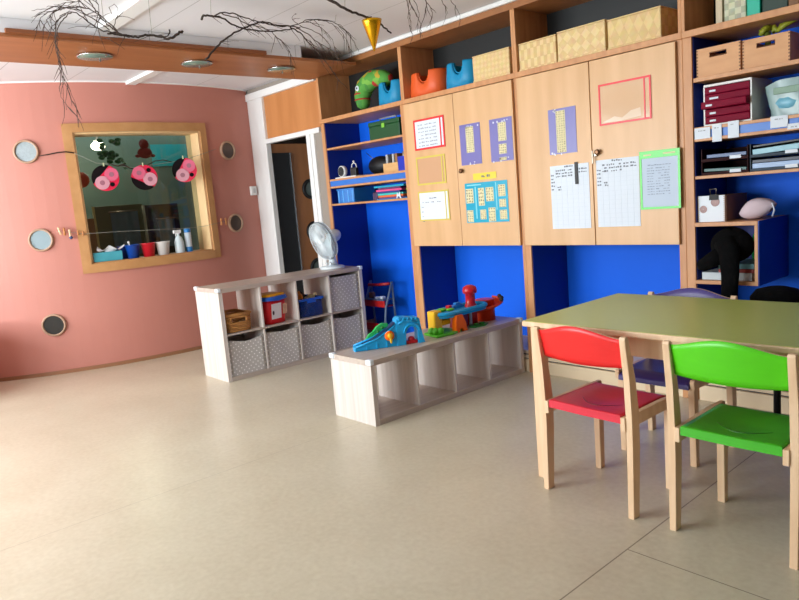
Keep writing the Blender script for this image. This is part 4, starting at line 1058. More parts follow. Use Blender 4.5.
pile = [((60, 130, 200), .40, 'blue'), ((120, 60, 110), .36, 'plum'), ((226, 106, 50), .36, 'orange'), ((60, 190, 186), .34, 'turquoise'), ((40, 60, 130), .30, 'navy'), ((226, 80, 140), .33, 'pink'), ((90, 40, 90), .30, 'dark purple'), ((20, 160, 196), .40, 'cyan')]
z = Z3+.0005
for q, (c, w, nm) in enumerate(pile):
    h = .017 if q not in (0, 1) else .010
    one('folder', nm+' folder in the pile on the lowest blue shelf', 'folder', (-4.70+rs.uniform(-.015, .015)+(-.02 if q == 7 else 0), 4.09+rs.uniform(0, .015), z), mat('folder_'+nm.replace(' ', '_'), c, .4), lambda b, w=w, h=h: b.box(-w/2, w/2, 0, .24, 0, h, .003), 'coloured folders in the pile', rs.uniform(-.06, .06))
    z += h+.0006
t = thing('pencil_case', 'black pencil case with lime trim right of the folder pile', 'pencil case', (-4.475, 4.12, Z3+.004))
b = MB(); b.ball((0, .07, .055), .055, 14, (.62, 1.3, 1)); b.build('case_body', BLACK, t)
b = MB(); b.tube([(-.03, .01, .07), (0, -.002, .085), (.03, .01, .08)], .008, 6); b.build('case_trim', mat('lime', (150, 210, 60), .4), t)
one('paper_bow', 'white crumpled paper tag before the folder pile', 'tag', (-4.56, 4.075, Z3+.0005), PAPER, lambda b: (b.prism([(-.03, 0), (-.015, .055), (0, .03), (.018, .06), (.034, 0), (.02, 0), (.01, .02), (-.01, .02), (-.02, 0)], 'y', 0, .006, .001)))

# ------------------------------------------------------------------ fourth cabinet: shelf contents
ZA, ZF, ZC, ZX = 1.9415, 1.6605, 1.3785, 1.1045
BOXW = wood('crate_wood', (206, 148, 96), (218, 162, 110), (6, 20, 20), .5)
def wooden_crate(label, px0, px1, pyt, pyb, Y=4.09, dp=.30):
    cx_, w = span(px0, px1, (pyt+pyb)/2, Y); h = at_y(px0, pyt, Y).z-ZA
    t = thing('wooden_crate', label, 'crate', (cx_, Y, ZA), 0, 'wooden crates with slot handles'); th = .010
    # front with a rounded slot
    b = MB(); sw, s0, s1 = w*.19, h*.66, h*.80; n = 6
    b.box(-w/2, w/2, 0, th, 0, s0); b.box(-w/2, w/2, 0, th, s1, h); b.box(-w/2, -sw, 0, th, s0, s1); b.box(sw, w/2, 0, th, s0, s1)
    b.box(-w/2, w/2, dp-th, dp, 0, h); b.box(-w/2, -w/2+th, th, dp-th, 0, h); b.box(w/2-th, w/2, th, dp-th, 0, h); b.box(-w/2+th, w/2-th, th, dp-th, 0, th)
    b.build('crate_body', BOXW, t)
    b = MB(); b.tube([(-sw, -.001, (s0+s1)/2-.5*(s1-s0)), (sw, -.001, (s0+s1)/2-.5*(s1-s0)), (sw, -.001, s1), (-sw, -.001, s1)], .003, 6, closed=True); b.build('slot_edge', mat('slot_dark', (110, 66, 34), .6), t)
    for xa in (w/2-.008, -w/2-.0006):
        b = MB()
        for k in range(9):
            z_ = h*(k+.25)/9; b.box(xa, xa+.0086, -.0006, .0, z_, z_+h*.05)
        b.build('finger_joint', MATS['slot_dark'], t)
    return t
wooden_crate('wooden crate with slot handle, left on the top dark blue shelf', 696.5, 740.5, 50, 76)
wooden_crate('taller wooden crate with green toy leaves showing at its top', 742.5, 790, 41, 67)
t = thing('toy_plant', 'yellow-green toy leaves poking out of the taller wooden crate', 'toy', (-1.53, 4.17, ZA+.0105))
b = MB(); r = random.Random(5)
for k in range(10):
    a = r.uniform(0, 6.28); l = r.uniform(.05, .10); dz = r.uniform(.028, .05)
    p = Vector((r.uniform(-.05, .05), r.uniform(-.01, .04), .170)); q = p+Vector((math.cos(a)*l, abs(math.sin(a))*.05, dz))
    b.tube([p, p.lerp(q, .4)+Vector((0, 0, .012)), q], [.010, .016, .002], 6)
b.build('leaves', mat('olive_toy', (150, 156, 40), .5), t)
b = MB(); b.tube([(0, .0, .006), (0, .01, .172)], .016, 8); b.build('stalk', mat('olive_stalk', (96, 110, 40), .5), t)
# drawer tower
cx_, w = span(703, 751.5, 100, 4.09); hT = at_y(703, 82, 4.09).z-ZF
t = thing('drawer_tower', 'white desktop drawer tower with five maroon drawers', 'drawers', (cx_, 4.09, ZF))
MAR = mat('maroon_plastic', (124, 0, 40), .5, spec=.1); hT = min(hT, .235)
b = MB(); b.box(-w/2, w/2, .006, .30, hT-.014, hT, .003); b.box(-w/2, w/2, .006, .30, 0, .010, .002); b.box(-w/2, -w/2+.008, .006, .30, .01, hT-.014); b.box(w/2-.008, w/2, .006, .30, .01, hT-.014); b.box(-w/2+.008, w/2-.008, .29, .30, .01, hT-.014)
b.build('casing', WHITE, t)
for k in range(5):
    z0 = .011+k*(hT-.026)/5; z1 = z0+(hT-.026)/5-.002; pull = .05 if k == 2 else 0
    b = MB(); b.box(-w/2+.009, w/2-.009, -.0-pull, .25-pull, z0, z1, .004); d = b.build('drawer', MAR, t)
    b = MB(); b.box(-w*.36, -w*.36+(.05 if k == 3 else .035), -.0015-pull, .0005-pull, z0+.012, z0+.023); b.build('drawer_label', PAPER, d)
    b = MB(); b.box(w*.1, w*.42, -.006-pull, .001-pull, z0+.004, z0+.009, .001); b.build('drawer_lip', MAR, d)
# bag of blue things
BAGM = mat('milky_bag', (150, 176, 176), .3, noise=.15, nscale=10); cx_, w = span(760, 799, 105, 4.10)
t = thing('plastic_bag', 'milky plastic bag with pale blue contents beside the drawer tower', 'bag', (cx_+.06, 4.10, ZF))
def bag(u, v):
    a = 2*PI*u; k = .80+.24*v; e = .6
    c, s = math.cos(a), math.sin(a)
    x = .155*k*math.copysign(abs(c)**e, c)+.004*math.sin(9*a+7*v); y = .12+.11*(.9+.05*v)*math.copysign(abs(s)**e, s)+.005*math.sin(7*a+5*v)
    return Vector((x, y, .185*v+(.012*math.sin(3*a) if v > .9 else 0)))
b = MB(); b.grid(bag, 40, 10, True, True); b.box(-.11, .11, .04, .2, 0, .006); b.build('bag_skin', BAGM, t)
b = MB(); b.ball((-.02, .105, .075), .075, 16, (1.7, 1.27, .95)); b.build('bag_contents', mat('bag_blue', (110, 176, 200), .35, noise=.3, nscale=14), t)
b = MB(); b.box(-.09, .10, -.002, .010, .12, .155, .003); b.build('bag_print', mat('bag_grey', (130, 160, 140), .5), t)
# tags on the shelf front
for (c4, lb) in ((((694.5, 128.5), (710, 127), (710.5, 137.5), (695, 140)), 'wide white tag at the left end of the shelf front'), (((713, 125), (722.5, 124), (721, 141), (711.5, 142.2)), 'tall white tag hanging second from the left below the drawers'),
    (((728, 121.5), (739, 120), (739, 137), (728, 138.5)), 'tall white tag hanging third from the left below the drawers'), (((770, 117), (787.5, 114.5), (788.5, 126), (771, 128.5)), 'square white tag on the shelf front below the plastic bag'), (((787.5, 124), (801, 122.3), (801, 128), (787.5, 129.5)), 'low white tag at the right end of the shelf front')):
    P = [at_y(*q, 4.0645) for q in c4]; X0, X1, Zb, Zt = (P[0].x+P[3].x)/2, (P[1].x+P[2].x)/2, (P[2].z+P[3].z)/2, (P[0].z+P[1].z)/2
    t = thing('shelf_tag', lb, 'tag', ((X0+X1)/2, 4.0645, Zb), 0, 'white tags on the shelf front')
    b = MB(); b.box(X0, X1, 4.0625, 4.0650, Zb, Zt); b.build('card', PAPER, t, True)
    b = MB(); zz_ = Zt-.02
    for (p0, p1, q0, q1) in scribble(X0+(X1-X0)*.25, X0+(X1-X0)*.7, zz_, .006): b.box(p0, p1, 4.0615, 4.0625, q0, q1)
    b.build('writing', mat('faint_ink2', (150, 156, 166), .6), t, True)
# letter trays
LTM = mat('tray_maroon', (44, 4, 8), .6, spec=.15); LTG = mat('tray_grey', (62, 74, 86), .55, spec=.2)
def letter_tray(label, x0, x1, z, m, group):
    t = thing('letter_tray', label, 'tray', ((x0+x1)/2, 4.09, z), 0, group); w = x1-x0
    b = MB(); b.box(-w/2, w/2, 0, .32, 0, .004); b.box(-w/2, -w/2+.005, 0, .32, .004, .075); b.box(w/2-.005, w/2, 0, .32, .004, .075); b.box(-w/2+.005, w/2-.005, .315, .32, .004, .075); b.box(-w/2+.005, w/2-.005, 0, .004, .004, .016, .001)
    b.build('tray_body', m, t)
    b = MB(); b.box(w*.12, w*.12+.062, -.003, 0, .006, .024); b.build('tray_label', PAPER, t)
    return t
XA0, XA1 = -1.87, -1.605; XB0, XB1 = -1.595, -1.30
g = 'stacked letter trays'
letter_tray('lower maroon letter tray on the middle dark blue shelf', XA0, XA1, ZC, LTM, g); letter_tray('upper maroon letter tray on the middle dark blue shelf', XA0, XA1, ZC+.078, LTM, g)
letter_tray('lower grey letter tray right of the maroon ones', XB0, XB1, ZC, LTG, g); letter_tray('upper grey letter tray right of the maroon ones', XB0, XB1, ZC+.078, LTG, g)
def fold(label, x0, x1, z, h, c, tilt=0, y=4.075):
    n = 'fold_%d_%d_%d' % c
    def fn(b):
        R = Matrix.Rotation(tilt, 3, 'Y'); b.box(-(x1-x0)/2, (x1-x0)/2, 0, .27, 0, h, .002, rot=R)
    one('folder', label, 'folder', ((x0+x1)/2, y, z), mat(n, c, .4), fn)
fold('dark green folder in the lower maroon tray', XA0+.012, XA1-.012, ZC+.0175, .018, (20, 84, 80), .03, 4.096)
fold('dull blue folder in the upper maroon tray', XA0+.03, XA1-.012, ZC+.098, .020, (74, 96, 140), 0, 4.096)
fold('pale blue stack of paper in the lower grey tray', XB0+.010, XB1-.010, ZC+.0165, .028, (150, 176, 214), 0, 4.096)
fold('dark blue folder on the paper in the lower grey tray', XB0+.010, XB1-.010, ZC+.046, .018, (30, 36, 60), 0, 4.096)
fold('pale turquoise folder in the upper grey tray', XB0+.012, XB1-.014, ZC+.0985, .030, (140, 190, 206), -.05, 4.096)
fold('black folder on top of the pale turquoise one', XB0+.014, XB1-.016, ZC+.1385, .012, (14, 16, 20), -.05, 4.096)
# pencil pot at the far right
t = thing('pencil_pot', 'green woven pot at the right edge of the middle shelf', 'pot', (-1.23, 4.12, ZC))
b = MB(); b.lathe([(.045, 0), (.05, .01), (.055, .095), (.05, .096), (.046, .012), (.0, .01)], (0, 0, 0), 24, 'z', True, False); b.build('pot_body', weave_mat('pot_green', (110, 150, 120), (70, 110, 90), 60, 60, 'v'), t)
for q, (x, y, dx) in enumerate(((-.02, 0, -.01), (.008, .012, .01), (.02, -.015, .02))):
    one('wooden_stick', ('wooden stick leaning left in the green pot', 'wooden stick in the middle of the green pot', 'wooden stick leaning right in the green pot')[q], 'stick', (-1.23+x, 4.12+y, ZC+.0125), BEECH_E, lambda b, dx=dx: b.tube([(0, 0, 0), (dx, 0, .165)], .008, 8), 'sticks in the green pot')
# on top of the open box
cx_, w = span(698.5, 724, 208, 4.09)
t = thing('cardboard_box', 'box with spotted white front on the open blue box', 'box', (cx_, 4.09, ZX))
b = MB(); h = .150; b.box(-w/2, w/2+.012, .004, .30, 0, h, .002); b.build('box_body', mat('box_brown', (116, 76, 50), .7), t)
b = MB(); b.box(-w/2-.001, w/2+.004, -.0, .004, .0, h+.004, .001); b.build('front_card', mat('front_white', (226, 232, 240), .5), t)
b = MB()
for k in range(12): b.box(-w/2-.003, -w/2+.004, -.002, .0, .006+k*h/12, .011+k*h/12); b.box(w/2-.002, w/2+.005, -.002, .0, .006+k*h/12, .011+k*h/12)
b.build('laced_edge', mat('lace_tan', (196, 160, 120), .6), t)
b = MB(); b.lathe([(.001, -.002), (.022, -.002)], (-.045, 0, .075), 18, 'y', False, False); b.lathe([(.001, -.002), (.026, -.002)], (.025, 0, .115), 18, 'y', False, False); b.build('round_stickers', mat('sticker', (150, 110, 104), .4, noise=.5, nscale=50), t)
t = thing('binder_clip', 'black binder clip gripping the spotted white front', 'clip', (cx_+.018, 4.09, ZX+h-.022))
b = MB(); b.prism([(-.010, 0), (-.002, .032), (.004, .032), (.012, 0), (.009, 0), (.003, .027), (-.001, .027), (-.0045, 0)], 'x', -.026, .026); b.build('clip_body', BLACK, t)
b = MB(); b.tube([(-.016, -.004, .03), (-.020, -.008, .062), (.018, -.008, .066), (.014, -.004, .03)], .003, 6); b.build('clip_wire', STEEL, t)
cx_, w = span(737, 769, 210, 4.12)
t = thing('fabric_pouch', 'soft pinkish white pouch lying on the open blue box', 'pouch', (cx_, 4.13, ZX+.0005))
POU = mat('pouch_pink', (216, 196, 204), .8, bump=.3, bscale=30)
def pouch(u, v):
    a = 2*PI*u; l = v*w*.93-w*.46; e = math.sin(PI*min(1, max(0, v*.94+.03)))**.35
    rr = .062*e*(1.08-.2*v); return Vector((l+.02*math.sin(a), .06+rr*1.1*math.cos(a), max(0, .06+rr*math.sin(a)*1.05*(1 if math.sin(a) > -.7 else .95))+.012*e*math.sin(a*3)*.2))
b = MB(); b.grid(pouch, 24, 16, True, True); b.build('pouch_body', POU, t)
b = MB(); b.tube([(w*.40, .05, .06), (w*.52, .03, .09), (w*.58, .03, .05), (w*.50, .04, .015)], .005, 6); b.build('strap', PAPER, t)
# inside the open box
cx_, w = span(697.5, 755, 280, 4.10); cx_ += .012
for q, (dx, ww, c, lb) in enumerate(((0, w*.86, (196, 206, 210), 'white paper stack at the bottom of the open blue box'), (.055, w*.6, (150, 44, 34), 'red booklet on the paper in the open blue box'), (.055, w*.6, (120, 176, 184), 'pale blue booklet on the red one in the open blue box'))):
    one('paper_stack' if q == 0 else 'booklet', lb, 'paper' if q == 0 else 'booklet', (cx_+dx, 4.085, .7575+(0, .0455, .0685)[q]), mat('pap%d' % q, c, .5), lambda b, ww=ww, q=q: b.box(-ww/2, ww/2, 0, .25, 0, (.045, .022, .03)[q], .002))
t = thing('drink_bottle', 'translucent green bottle at the back of the open blue box', 'bottle', (-1.625, 4.33, .8565))
b = MB(); b.lathe([(.0, 0), (.05, 0), (.054, .02), (.054, .12), (.04, .16), (.018, .185)], (0, 0, 0), 20, 'z', False, True); b.build('bottle_body', mat('green_clear', (40, 190, 80), .12, alpha=.85), t)
b = MB(); b.cyl((0, 0, .185), (0, 0, .205), .02, seg=16); b.build('cap', WHITE, t)
# black jacket hanging out of the box
t = thing('black_jacket', 'bundled black jacket spilling out of the open blue box', 'jacket', (-1.70, 4.05, .862))
def jk(u, v):
    a = 2*PI*u; r_ = 1+.06*math.sin(3*a+1)+.04*math.sin(5*a+4*v); th = PI*(v-.5)
    return Vector((.118*r_*math.cos(th)*math.cos(a)+.002, .03+.085*math.cos(th)*math.sin(a), .104+.100*math.sin(th)*(1+.06*math.sin(2*a))))
b = MB(); b.grid(jk, 32, 16, True, True); b.build('jacket_body', SOOT, t)
b = MB()
pts = [(-.005, -.01, .12), (.03, -.065, .06), (.035, -.072, -.06), (.03, -.072, -.16), (.03, -.070, -.28), (.035, -.068, -.42)]
b.tube(pts, [.065, .058, .05, .046, .05, .045], 12)
for v in b.bm.verts: v.co.y = -.072+(v.co.y+.072)*.55 if v.co.y < -.01 else v.co.y
b.build('jacket_sleeve', SOOT, t)
b = MB(); b.tube([(-.02, -.02, .06), (-.08, -.045, .025), (-.14, -.045, -.01), (-.160, -.03, -.025)], [.055, .046, .036, .014], 12); b.build('jacket_collar', SOOT, t)
# ------------------------------------------------------------------ on the pink wall
MIRR = mat('porthole_mirror', (160, 172, 176), .3, metal=.4, noise=.3, nscale=60); MIRD = mat('porthole_dark', (40, 38, 36), .3)
RIMW = wood('porthole_wood', (168, 134, 110), (184, 150, 124), (10, 10, 10), .45)
def porthole(label, y, z, dark, r=.098):
    p = wall_pt(y, z); a = wall_ang(y)
    t = thing('wall_porthole', label, 'porthole', p, a, 'round wood-rimmed portholes on the pink wall')
    b = MB(); b.lathe([(r-.009, -.002), (r-.009, .026), (r-.004, .029), (r+.004, .029), (r+.009, .022), (r+.009, -.002)], (0, 0, 0), 36, 'x', False, False); b.build('rim', RIMW, t)
    b = MB(); b.lathe([(.001, .010), (r-.008, .010)], (0, 0, 0), 36, 'x', False, False); b.build('disc', dark, t)
porthole('round porthole with speckled mirror, upper left of the inner window', 1.757, 2.100, MIRR)
porthole('round porthole with bright mirror, lower left of the inner window', 1.762, 1.290, mat('porthole_bright', (196, 220, 230), .15, metal=.6))
porthole('round porthole with dark centre, low on the pink wall', 1.757, .481, MIRD)
PMID = mat('porthole_grey', (96, 84, 78), .3, metal=.2)
porthole('round porthole upper right of the inner window', 3.682, 2.058, PMID, .092)
porthole('round porthole lower right of the inner window, beside wooden figures', 3.674, 1.277, PMID, .092)
# garland
TWIG = mat('twig_bark', (52, 36, 26), .8); STRG = mat('string_grey', (150, 150, 140), .8)
def wpath(pp, off): return [at_wall(*q, off) for q in pp]
t = thing('twig_garland', 'thin twig and string strung across the top of the inner window', 'garland', at_wall(75, 153, .04))
b = MB(); b.tube(wpath([(39, 156), (48, 154.5), (58, 152.5), (66, 151.8), (74, 153)], .035), [.004, .006, .006, .006, .005], 6); b.tube(wpath([(108, 164), (118, 166), (123, 164.5), (130, 168), (137, 169)], .030), [.004, .006, .009, .006, .004], 6); b.tube(wpath([(146, 166), (155, 161), (163, 160), (172, 162)], .030), [.003, .005, .005, .004], 6)
b.build('twig', TWIG, t, True)
b = MB(); b.tube(wpath([(74, 153), (85, 158), (96, 163), (108, 164)], .033)+wpath([(135, 168), (146, 166)], .031)+wpath([(172, 162), (190, 158), (205, 153), (216, 149)], .033), .0022, 5); b.build('string', STRG, t, True)
M1 = [mat('bug_red', (206, 22, 62), .3), mat('bug_pink', (206, 92, 120), .3), mat('bug_black', (16, 8, 10), .7, spec=.1), mat('bug_white', (198, 140, 152), .3), mat('bug_spot', (150, 92, 108), .4)]
def ladybug(label, px, py, rot, flip=0):
    p = at_wall(px, py, .09); a = wall_ang(p.y)
    t = thing('paper_ladybug', label, 'paper ladybug', p, a-(.15, .3, .6)[int(flip)], 'paper ladybugs hanging in the inner window'); r = .118; t.scale = (1, 1.03, 1.03)
    Rm = Matrix.Rotation(rot, 3, 'X')
    def disc(nm, cy, cz, rr, x, m, sc=1.0, th=.004):
        b = MB(); b.lathe([(0, x), (rr, x), (rr, x-th), (0, x-th)], (0, 0, 0), 28, 'x', False, False)
        for f in b.bm.faces: f.smooth = False
        for v in b.bm.verts: v.co = Rm @ Vector((v.co.x, v.co.y*sc+cy, v.co.z+cz))
        return b.build(nm, m, t)
    disc('body', 0, 0, r, .002, M1[0])
    # black head cap at one side
    b = MB(); pts = [(r*math.cos(q), r*math.sin(q)) for q in [1.55+2.35*k/12 for k in range(13)]]
    b.prism(pts, 'x', .002, .005)
    for v in b.bm.verts: v.co = Rm @ v.co
    b.build('head', M1[2], t)
    w1_ = disc('wing', .042, .046, .060, .0075, M1[1]); w2_ = disc('wing', -.015, -.050, .062, .0075, M1[3])
    b = MB(); b.box(.0025, .006, -.008, .008, -.07, .03); 
    for v in b.bm.verts: v.co = Rm @ v.co
    b.build('body_line', M1[2], t)
    disc('spot', .070, -.040, .020, .006, M1[2]); disc('wing_spot', .042, .046, .022, .0095, M1[4], 1, .0018); disc('wing_spot', -.015, -.050, .022, .0095, M1[4], 1, .0018)
    b = MB(); b.box(-.008, .008, -.006, .006, r-.012, r+.02, .002); b.build('clip', mat('peg', (190, 190, 150), .5), t)
ladybug('red paper ladybug hanging on the left, nearest the lamp', 105.5, 178, -.35)
ladybug('red paper ladybug hanging in the middle of the window', 144.5, 177.5, 1.5, 1)
ladybug('red paper ladybug hanging on the right before the pale jamb', 184.5, 170, -.15, 2)
# lower string with wooden figures
t = thing('string_line', 'thin string across the lower part of the inner window', 'string', at_wall(62, 231, .03))
b = MB(); b.tube(wpath([(56, 232), (70, 232), (84, 234), (110, 232), (150, 230), (190, 228), (205, 226), (226, 221)], .026), .0018, 5); b.build('string', STRG, t, True)
for q, (px, py, lb, m_) in enumerate(((59, 232, 'small pale wooden figure left on the lower string', BIRCH), (64.5, 232.5, 'small brown wooden figure second on the lower string', BEECH_D), (70, 234, 'small figure with blue foot hanging third on the lower string', BIRCH), (78, 233.5, 'tiny row of wooden beads before the window frame', BEECH_D), (83, 233.8, 'tiny wooden bead inside the left window jamb', BEECH_D), (221.5, 222.5, 'small wooden figure left of the lower right porthole', BEECH_D), (226, 222, 'small wooden figure touching the lower right porthole', BEECH_D))):
    p = at_wall(px, py, .042)
    t = thing('wooden_figure', lb, 'figure', p, wall_ang(p.y), 'wooden figures on the lower string')
    b = MB(); s = .6 if q in (3, 4) else 1
    b.tube([(0, 0, .03*s), (0, (.014 if q == 0 else 0), -.028*s)], [.009*s, .011*s], 8); b.ball((0, 0, .034*s), .012*s, 8); b.build('figure_body', m_, t)
    if q == 2: b = MB(); b.ball((0, .004, -.034), .017, 8); b.build('figure_foot', mat('figure_blue', (60, 80, 120), .5), t)
t = thing('light_switch', 'small white switch box on the pink wall next to the door frame', 'switch', wall_pt(3.985, 1.615), wall_ang(3.985))
b = MB(); b.box(0, .03, -.045, .045, -.05, .05, .005); b.build('switch_box', WHITE, t)
b = MB(); b.box(.03, .036, -.02, .02, -.025, .025, .003); b.build('rocker', mat('rocker_grey', (190, 190, 190), .4), t)
# things on the sill
SZ = WZ0+.0125
def sill(y, off=-.07): p = wall_pt(y, SZ, off); return p
def pot_cup(label, px, m, r0=.052, r1=.07, h=.13, py=258):
    p = at_wall(px, py, -.06); t = thing('plastic_cup', label, 'cup', sill(p.y, -.066), 0, 'cups on the window sill')
    b = MB(); b.lathe([(r0, 0), (r1, h), (r1+.004, h+.002), (r1-.002, h+.002), (r0-.004, .006), (0, .005)], (0, 0, 0), 28, 'z', True, False); b.build('cup_body', m, t)
    b = MB(); b.tube([((r1+.002)*math.cos(2*PI*k/28), (r1+.002)*math.sin(2*PI*k/28), h) for k in range(28)], .004, 6, closed=True); b.build('cup_rim', m, t)
    return t
pot_cup('blue cup on the window sill next to the tissue box', 133, mat('cup_blue', (16, 70, 160), .35)); pot_cup('red cup on the window sill between blue and white cups', 149, mat('cup_red', (200, 28, 44), .35), py=256); pot_cup('white cup on the window sill', 164, mat('cup_white', (222, 222, 220), .4), py=255)
p = at_wall(131, 258, -.06)
one('toothbrush', 'white brush handle sticking up from the blue cup', 'brush', sill(p.y+.01, -.066)+Vector((0, 0, .010)), WHITE, lambda b: (b.tube([(0, 0, 0), (.0, -.02, .14)], .006, 8), b.ball((0, -.022, .15), .013, 8)))
t = thing('tissue_box', 'turquoise box with white tissue on the left of the sill', 'box', sill(at_wall(110, 260, -.06).y, -.07), wall_ang(2.4))
b = MB(); b.box(-.02, .045, -.16, .105, 0, .09, .006); b.build('box_body', mat('box_turq', (70, 160, 176), .45), t)
def tissue(u, v):
    a = 2*PI*u; rr = (.04+.075*v)*(1+.12*math.sin(5*a)*v); return Vector((.35*rr*math.cos(a), rr*math.sin(a)*1.1, .09+.06*v-.05*v*v*abs(math.sin(2*a))))
b = MB(); b.grid(tissue, 36, 6, True, True); b.build('tissue', mat('tissue_white', (220, 220, 222), .8), t)
one('napkin_pack', 'dark blue pack leaning behind the turquoise box', 'pack', sill(at_wall(124, 259, -.06).y, -.128), mat('pack_blue', (30, 60, 140), .4), lambda b: b.box(-.010, .010, -.05, .05, 0, .13, .003))
p = at_wall(181, 253, -.06)
t = thing('spray_bottle', 'white spray bottle on the window sill', 'bottle', sill(p.y, -.07))
b = MB(); b.lathe([(.045, 0), (.048, .01), (.048, .11), (.03, .16), (.014, .175), (.014, .2)], (0, 0, 0), 24, 'z', True, True); b.build('bottle_body', mat('bottle_white', (206, 220, 224), .3), t)
b = MB(); b.box(-.014, .014, -.05, .03, .2, .235, .006); b.tube([(0, -.02, .21), (0, -.028, .17)], .006, 6); b.cyl((0, 0, .19), (0, 0, .205), .017, seg=14); b.build('trigger', WHITE, t)
p = at_wall(190.5, 252, -.06)
t = thing('spray_can', 'slim blue and white can at the right end of the sill', 'can', sill(p.y, -.07))
b = MB(); b.lathe([(.032, 0), (.033, .004), (.033, .2)], (0, 0, 0), 20, 'z'); b.build('can_body', mat('can_white', (200, 212, 220), .3), t)
b = MB(); b.lathe([(.0335, .2), (.034, .205), (.034, .235), (.028, .24)], (0, 0, 0), 20, 'z'); b.build('can_cap', mat('can_blue', (30, 120, 190), .35), t)
b = MB(); b.lathe([(.0335, .0), (.0345, .002), (.0345, .05), (.0335, .052)], (0, 0, 0), 20, 'z', False, False); b.build('can_band', MATS['can_blue'], t)

# ------------------------------------------------------------------ beyond the inner window
lp = at_x(98, 146, -9.3)
t = thing('washroom_lamp', 'glowing round lamp seen through the inner window', 'lamp', (lp.x, lp.y, 0))
t.location = (lp.x, lp.y, lp.z)
b = MB(); b.ball((0, 0, 0), .072, 16, (1.2, 1.2, .8)); b.build('globe', mat('globe_glow', (255, 236, 200), .4, emit=(255, 238, 205), es=14), t)
b = MB(); b.cyl((0, 0, .06), (0, 0, CEIL-lp.z), .012, seg=10); b.lathe([(.05, .055), (.05, .075)], (0, 0, 0), 16); b.build('stem', WHITE, t)
def hang(name, label, cat, px, py, X, fn, mats):
    p = at_x(px, py, X); t = thing(name, label, cat, p)
    for nm, m_, f in fn:
        b = MB(); f(b); b.build(nm, m_, t)
    b = MB(); b.cyl((0, 0, .0), (0, 0, CEIL-p.z), .002, seg=5); b.build('cord', STRG, t)
    return t
def leafy(b):
    r = random.Random(4)
    for k in range(26):
        c = Vector((r.uniform(-.05, .05), r.uniform(-.13, .13), r.uniform(-.16, .12))); b.ball(c, .04, 8, (.5, 1, .7))
hang('hanging_plant', 'green paper plant hanging beside the glowing lamp', 'decoration', 110, 149, -8.6, [('foliage', mat('plant_green', (40, 110, 50), .6), leafy), ('pale_leaves', mat('plant_pale', (120, 170, 130), .6), lambda b: [b.ball((.04, .10+.02*(k % 3), -.14-.02*k), .02, 6, (.4, 1, .8)) for k in range(6)])], None)
hang('paper_figure', 'dull red paper figure hanging behind the middle ladybug', 'decoration', 144.5, 150, -8.4, [('figure', mat('figure_red', (150, 40, 44), .6), lambda b: (b.ball((0, 0, .07), .062, 12, (.3, 1, 1)), b.ball((0, 0, -.035), .075, 12, (.3, 1.25, .9)), b.ball((0, -.09, -.07), .03, 8, (.4, 1.2, .7)), b.ball((0, .09, -.07), .03, 8, (.4, 1.2, .7))))], None)
hang('paper_ball', 'orange paper ball at the left edge inside the window', 'decoration', 81, 180, -8.2, [('ball', mat('ball_orange', (216, 84, 40), .6), lambda b: b.ball((0, 0, 0), .09, 14))], None)
# shower screens and cupboards
def slab(name, label, cat, px0, px1, pyt, pyb, X, m, edge=None, dp=.03, tofloor=True):
    a, c = at_x(px0, (pyt+pyb)/2, X), at_x(px1, (pyt+pyb)/2, X); zt = at_x((px0+px1)/2, pyt, X).z; y0, y1 = min(a.y, c.y), max(a.y, c.y)
    t = thing(name, label, cat, (X, (y0+y1)/2, 0))
    b = MB(); b.box(-dp, 0, -(y1-y0)/2, (y1-y0)/2, 0, zt, .002); b.build('panel', m, t)
    if edge:
        b = MB(); b.box(-dp-.002, .004, -(y1-y0)/2-.012, -(y1-y0)/2+.012, 0, zt+.002); b.build('edge_strip', edge, t)
    return t
slab('cubicle_panel', 'tall olive cubicle panel behind the tissue box', 'panel', 97, 146, 205, 260, -8.9, mat('panel_olive', (104, 112, 80), .4), mat('panel_edge', (190, 180, 120), .4))
slab('cubicle_panel', 'dark brown cubicle panel behind the white cup', 'panel', 147, 181, 204, 260, -8.85, mat('panel_brown', (58, 56, 40), .4), mat('panel_edge2', (176, 186, 160), .4))
slab('tall_cabinet', 'small tan washroom cabinet at the left inside the window', 'cabinet', 74, 97, 219, 260, -8.5, mat('cab_tan', (150, 120, 74), .5))
t = thing('bath_towel', 'grey-blue towel hanging on the olive cubicle panel', 'towel', at_x(124, 212, -8.86), 0, 'towels on the cubicle panels')
TOW = mat('towel_grey', (100, 128, 140), .9)
def towel(b): b.grid(lambda u, v: Vector((.012*math.sin(u*14)-.012, -.17+.34*u, -.55*v)), 24, 4); b.grid(lambda u, v: Vector((.012*math.sin(u*14)-.004, -.17+.34*u, -.55*v)), 24, 4)
b = MB(); towel(b); b.build('cloth', TOW, t); b = MB(); b.tube([(-.01, -.19, .01), (-.01, .19, .01)], .008, 8); b.build('rail', STEEL, t)
t = thing('bath_towel', 'small blue-grey towel hanging on the brown cubicle panel', 'towel', at_x(166, 219, -8.81), 0, 'towels on the cubicle panels')
b = MB(); b.grid(lambda u, v: Vector((.01*math.sin(u*9)-.005, -.11+.22*u, -.36*v)), 16, 4); b.build('cloth', TOW, t); b = MB(); b.tube([(-.01, -.13, .01), (-.01, .13, .01)], .007, 8); b.build('rail', STEEL, t)
one('wall_poster', 'turquoise poster on the far washroom wall', 'poster', (-10.095, at_x(170, 158, -10.09).y, at_x(170, 166, -10.09).z), mat('poster_turq', (40, 150, 150), .5), lambda b: b.box(0, .008, -.28, .28, 0, .32))

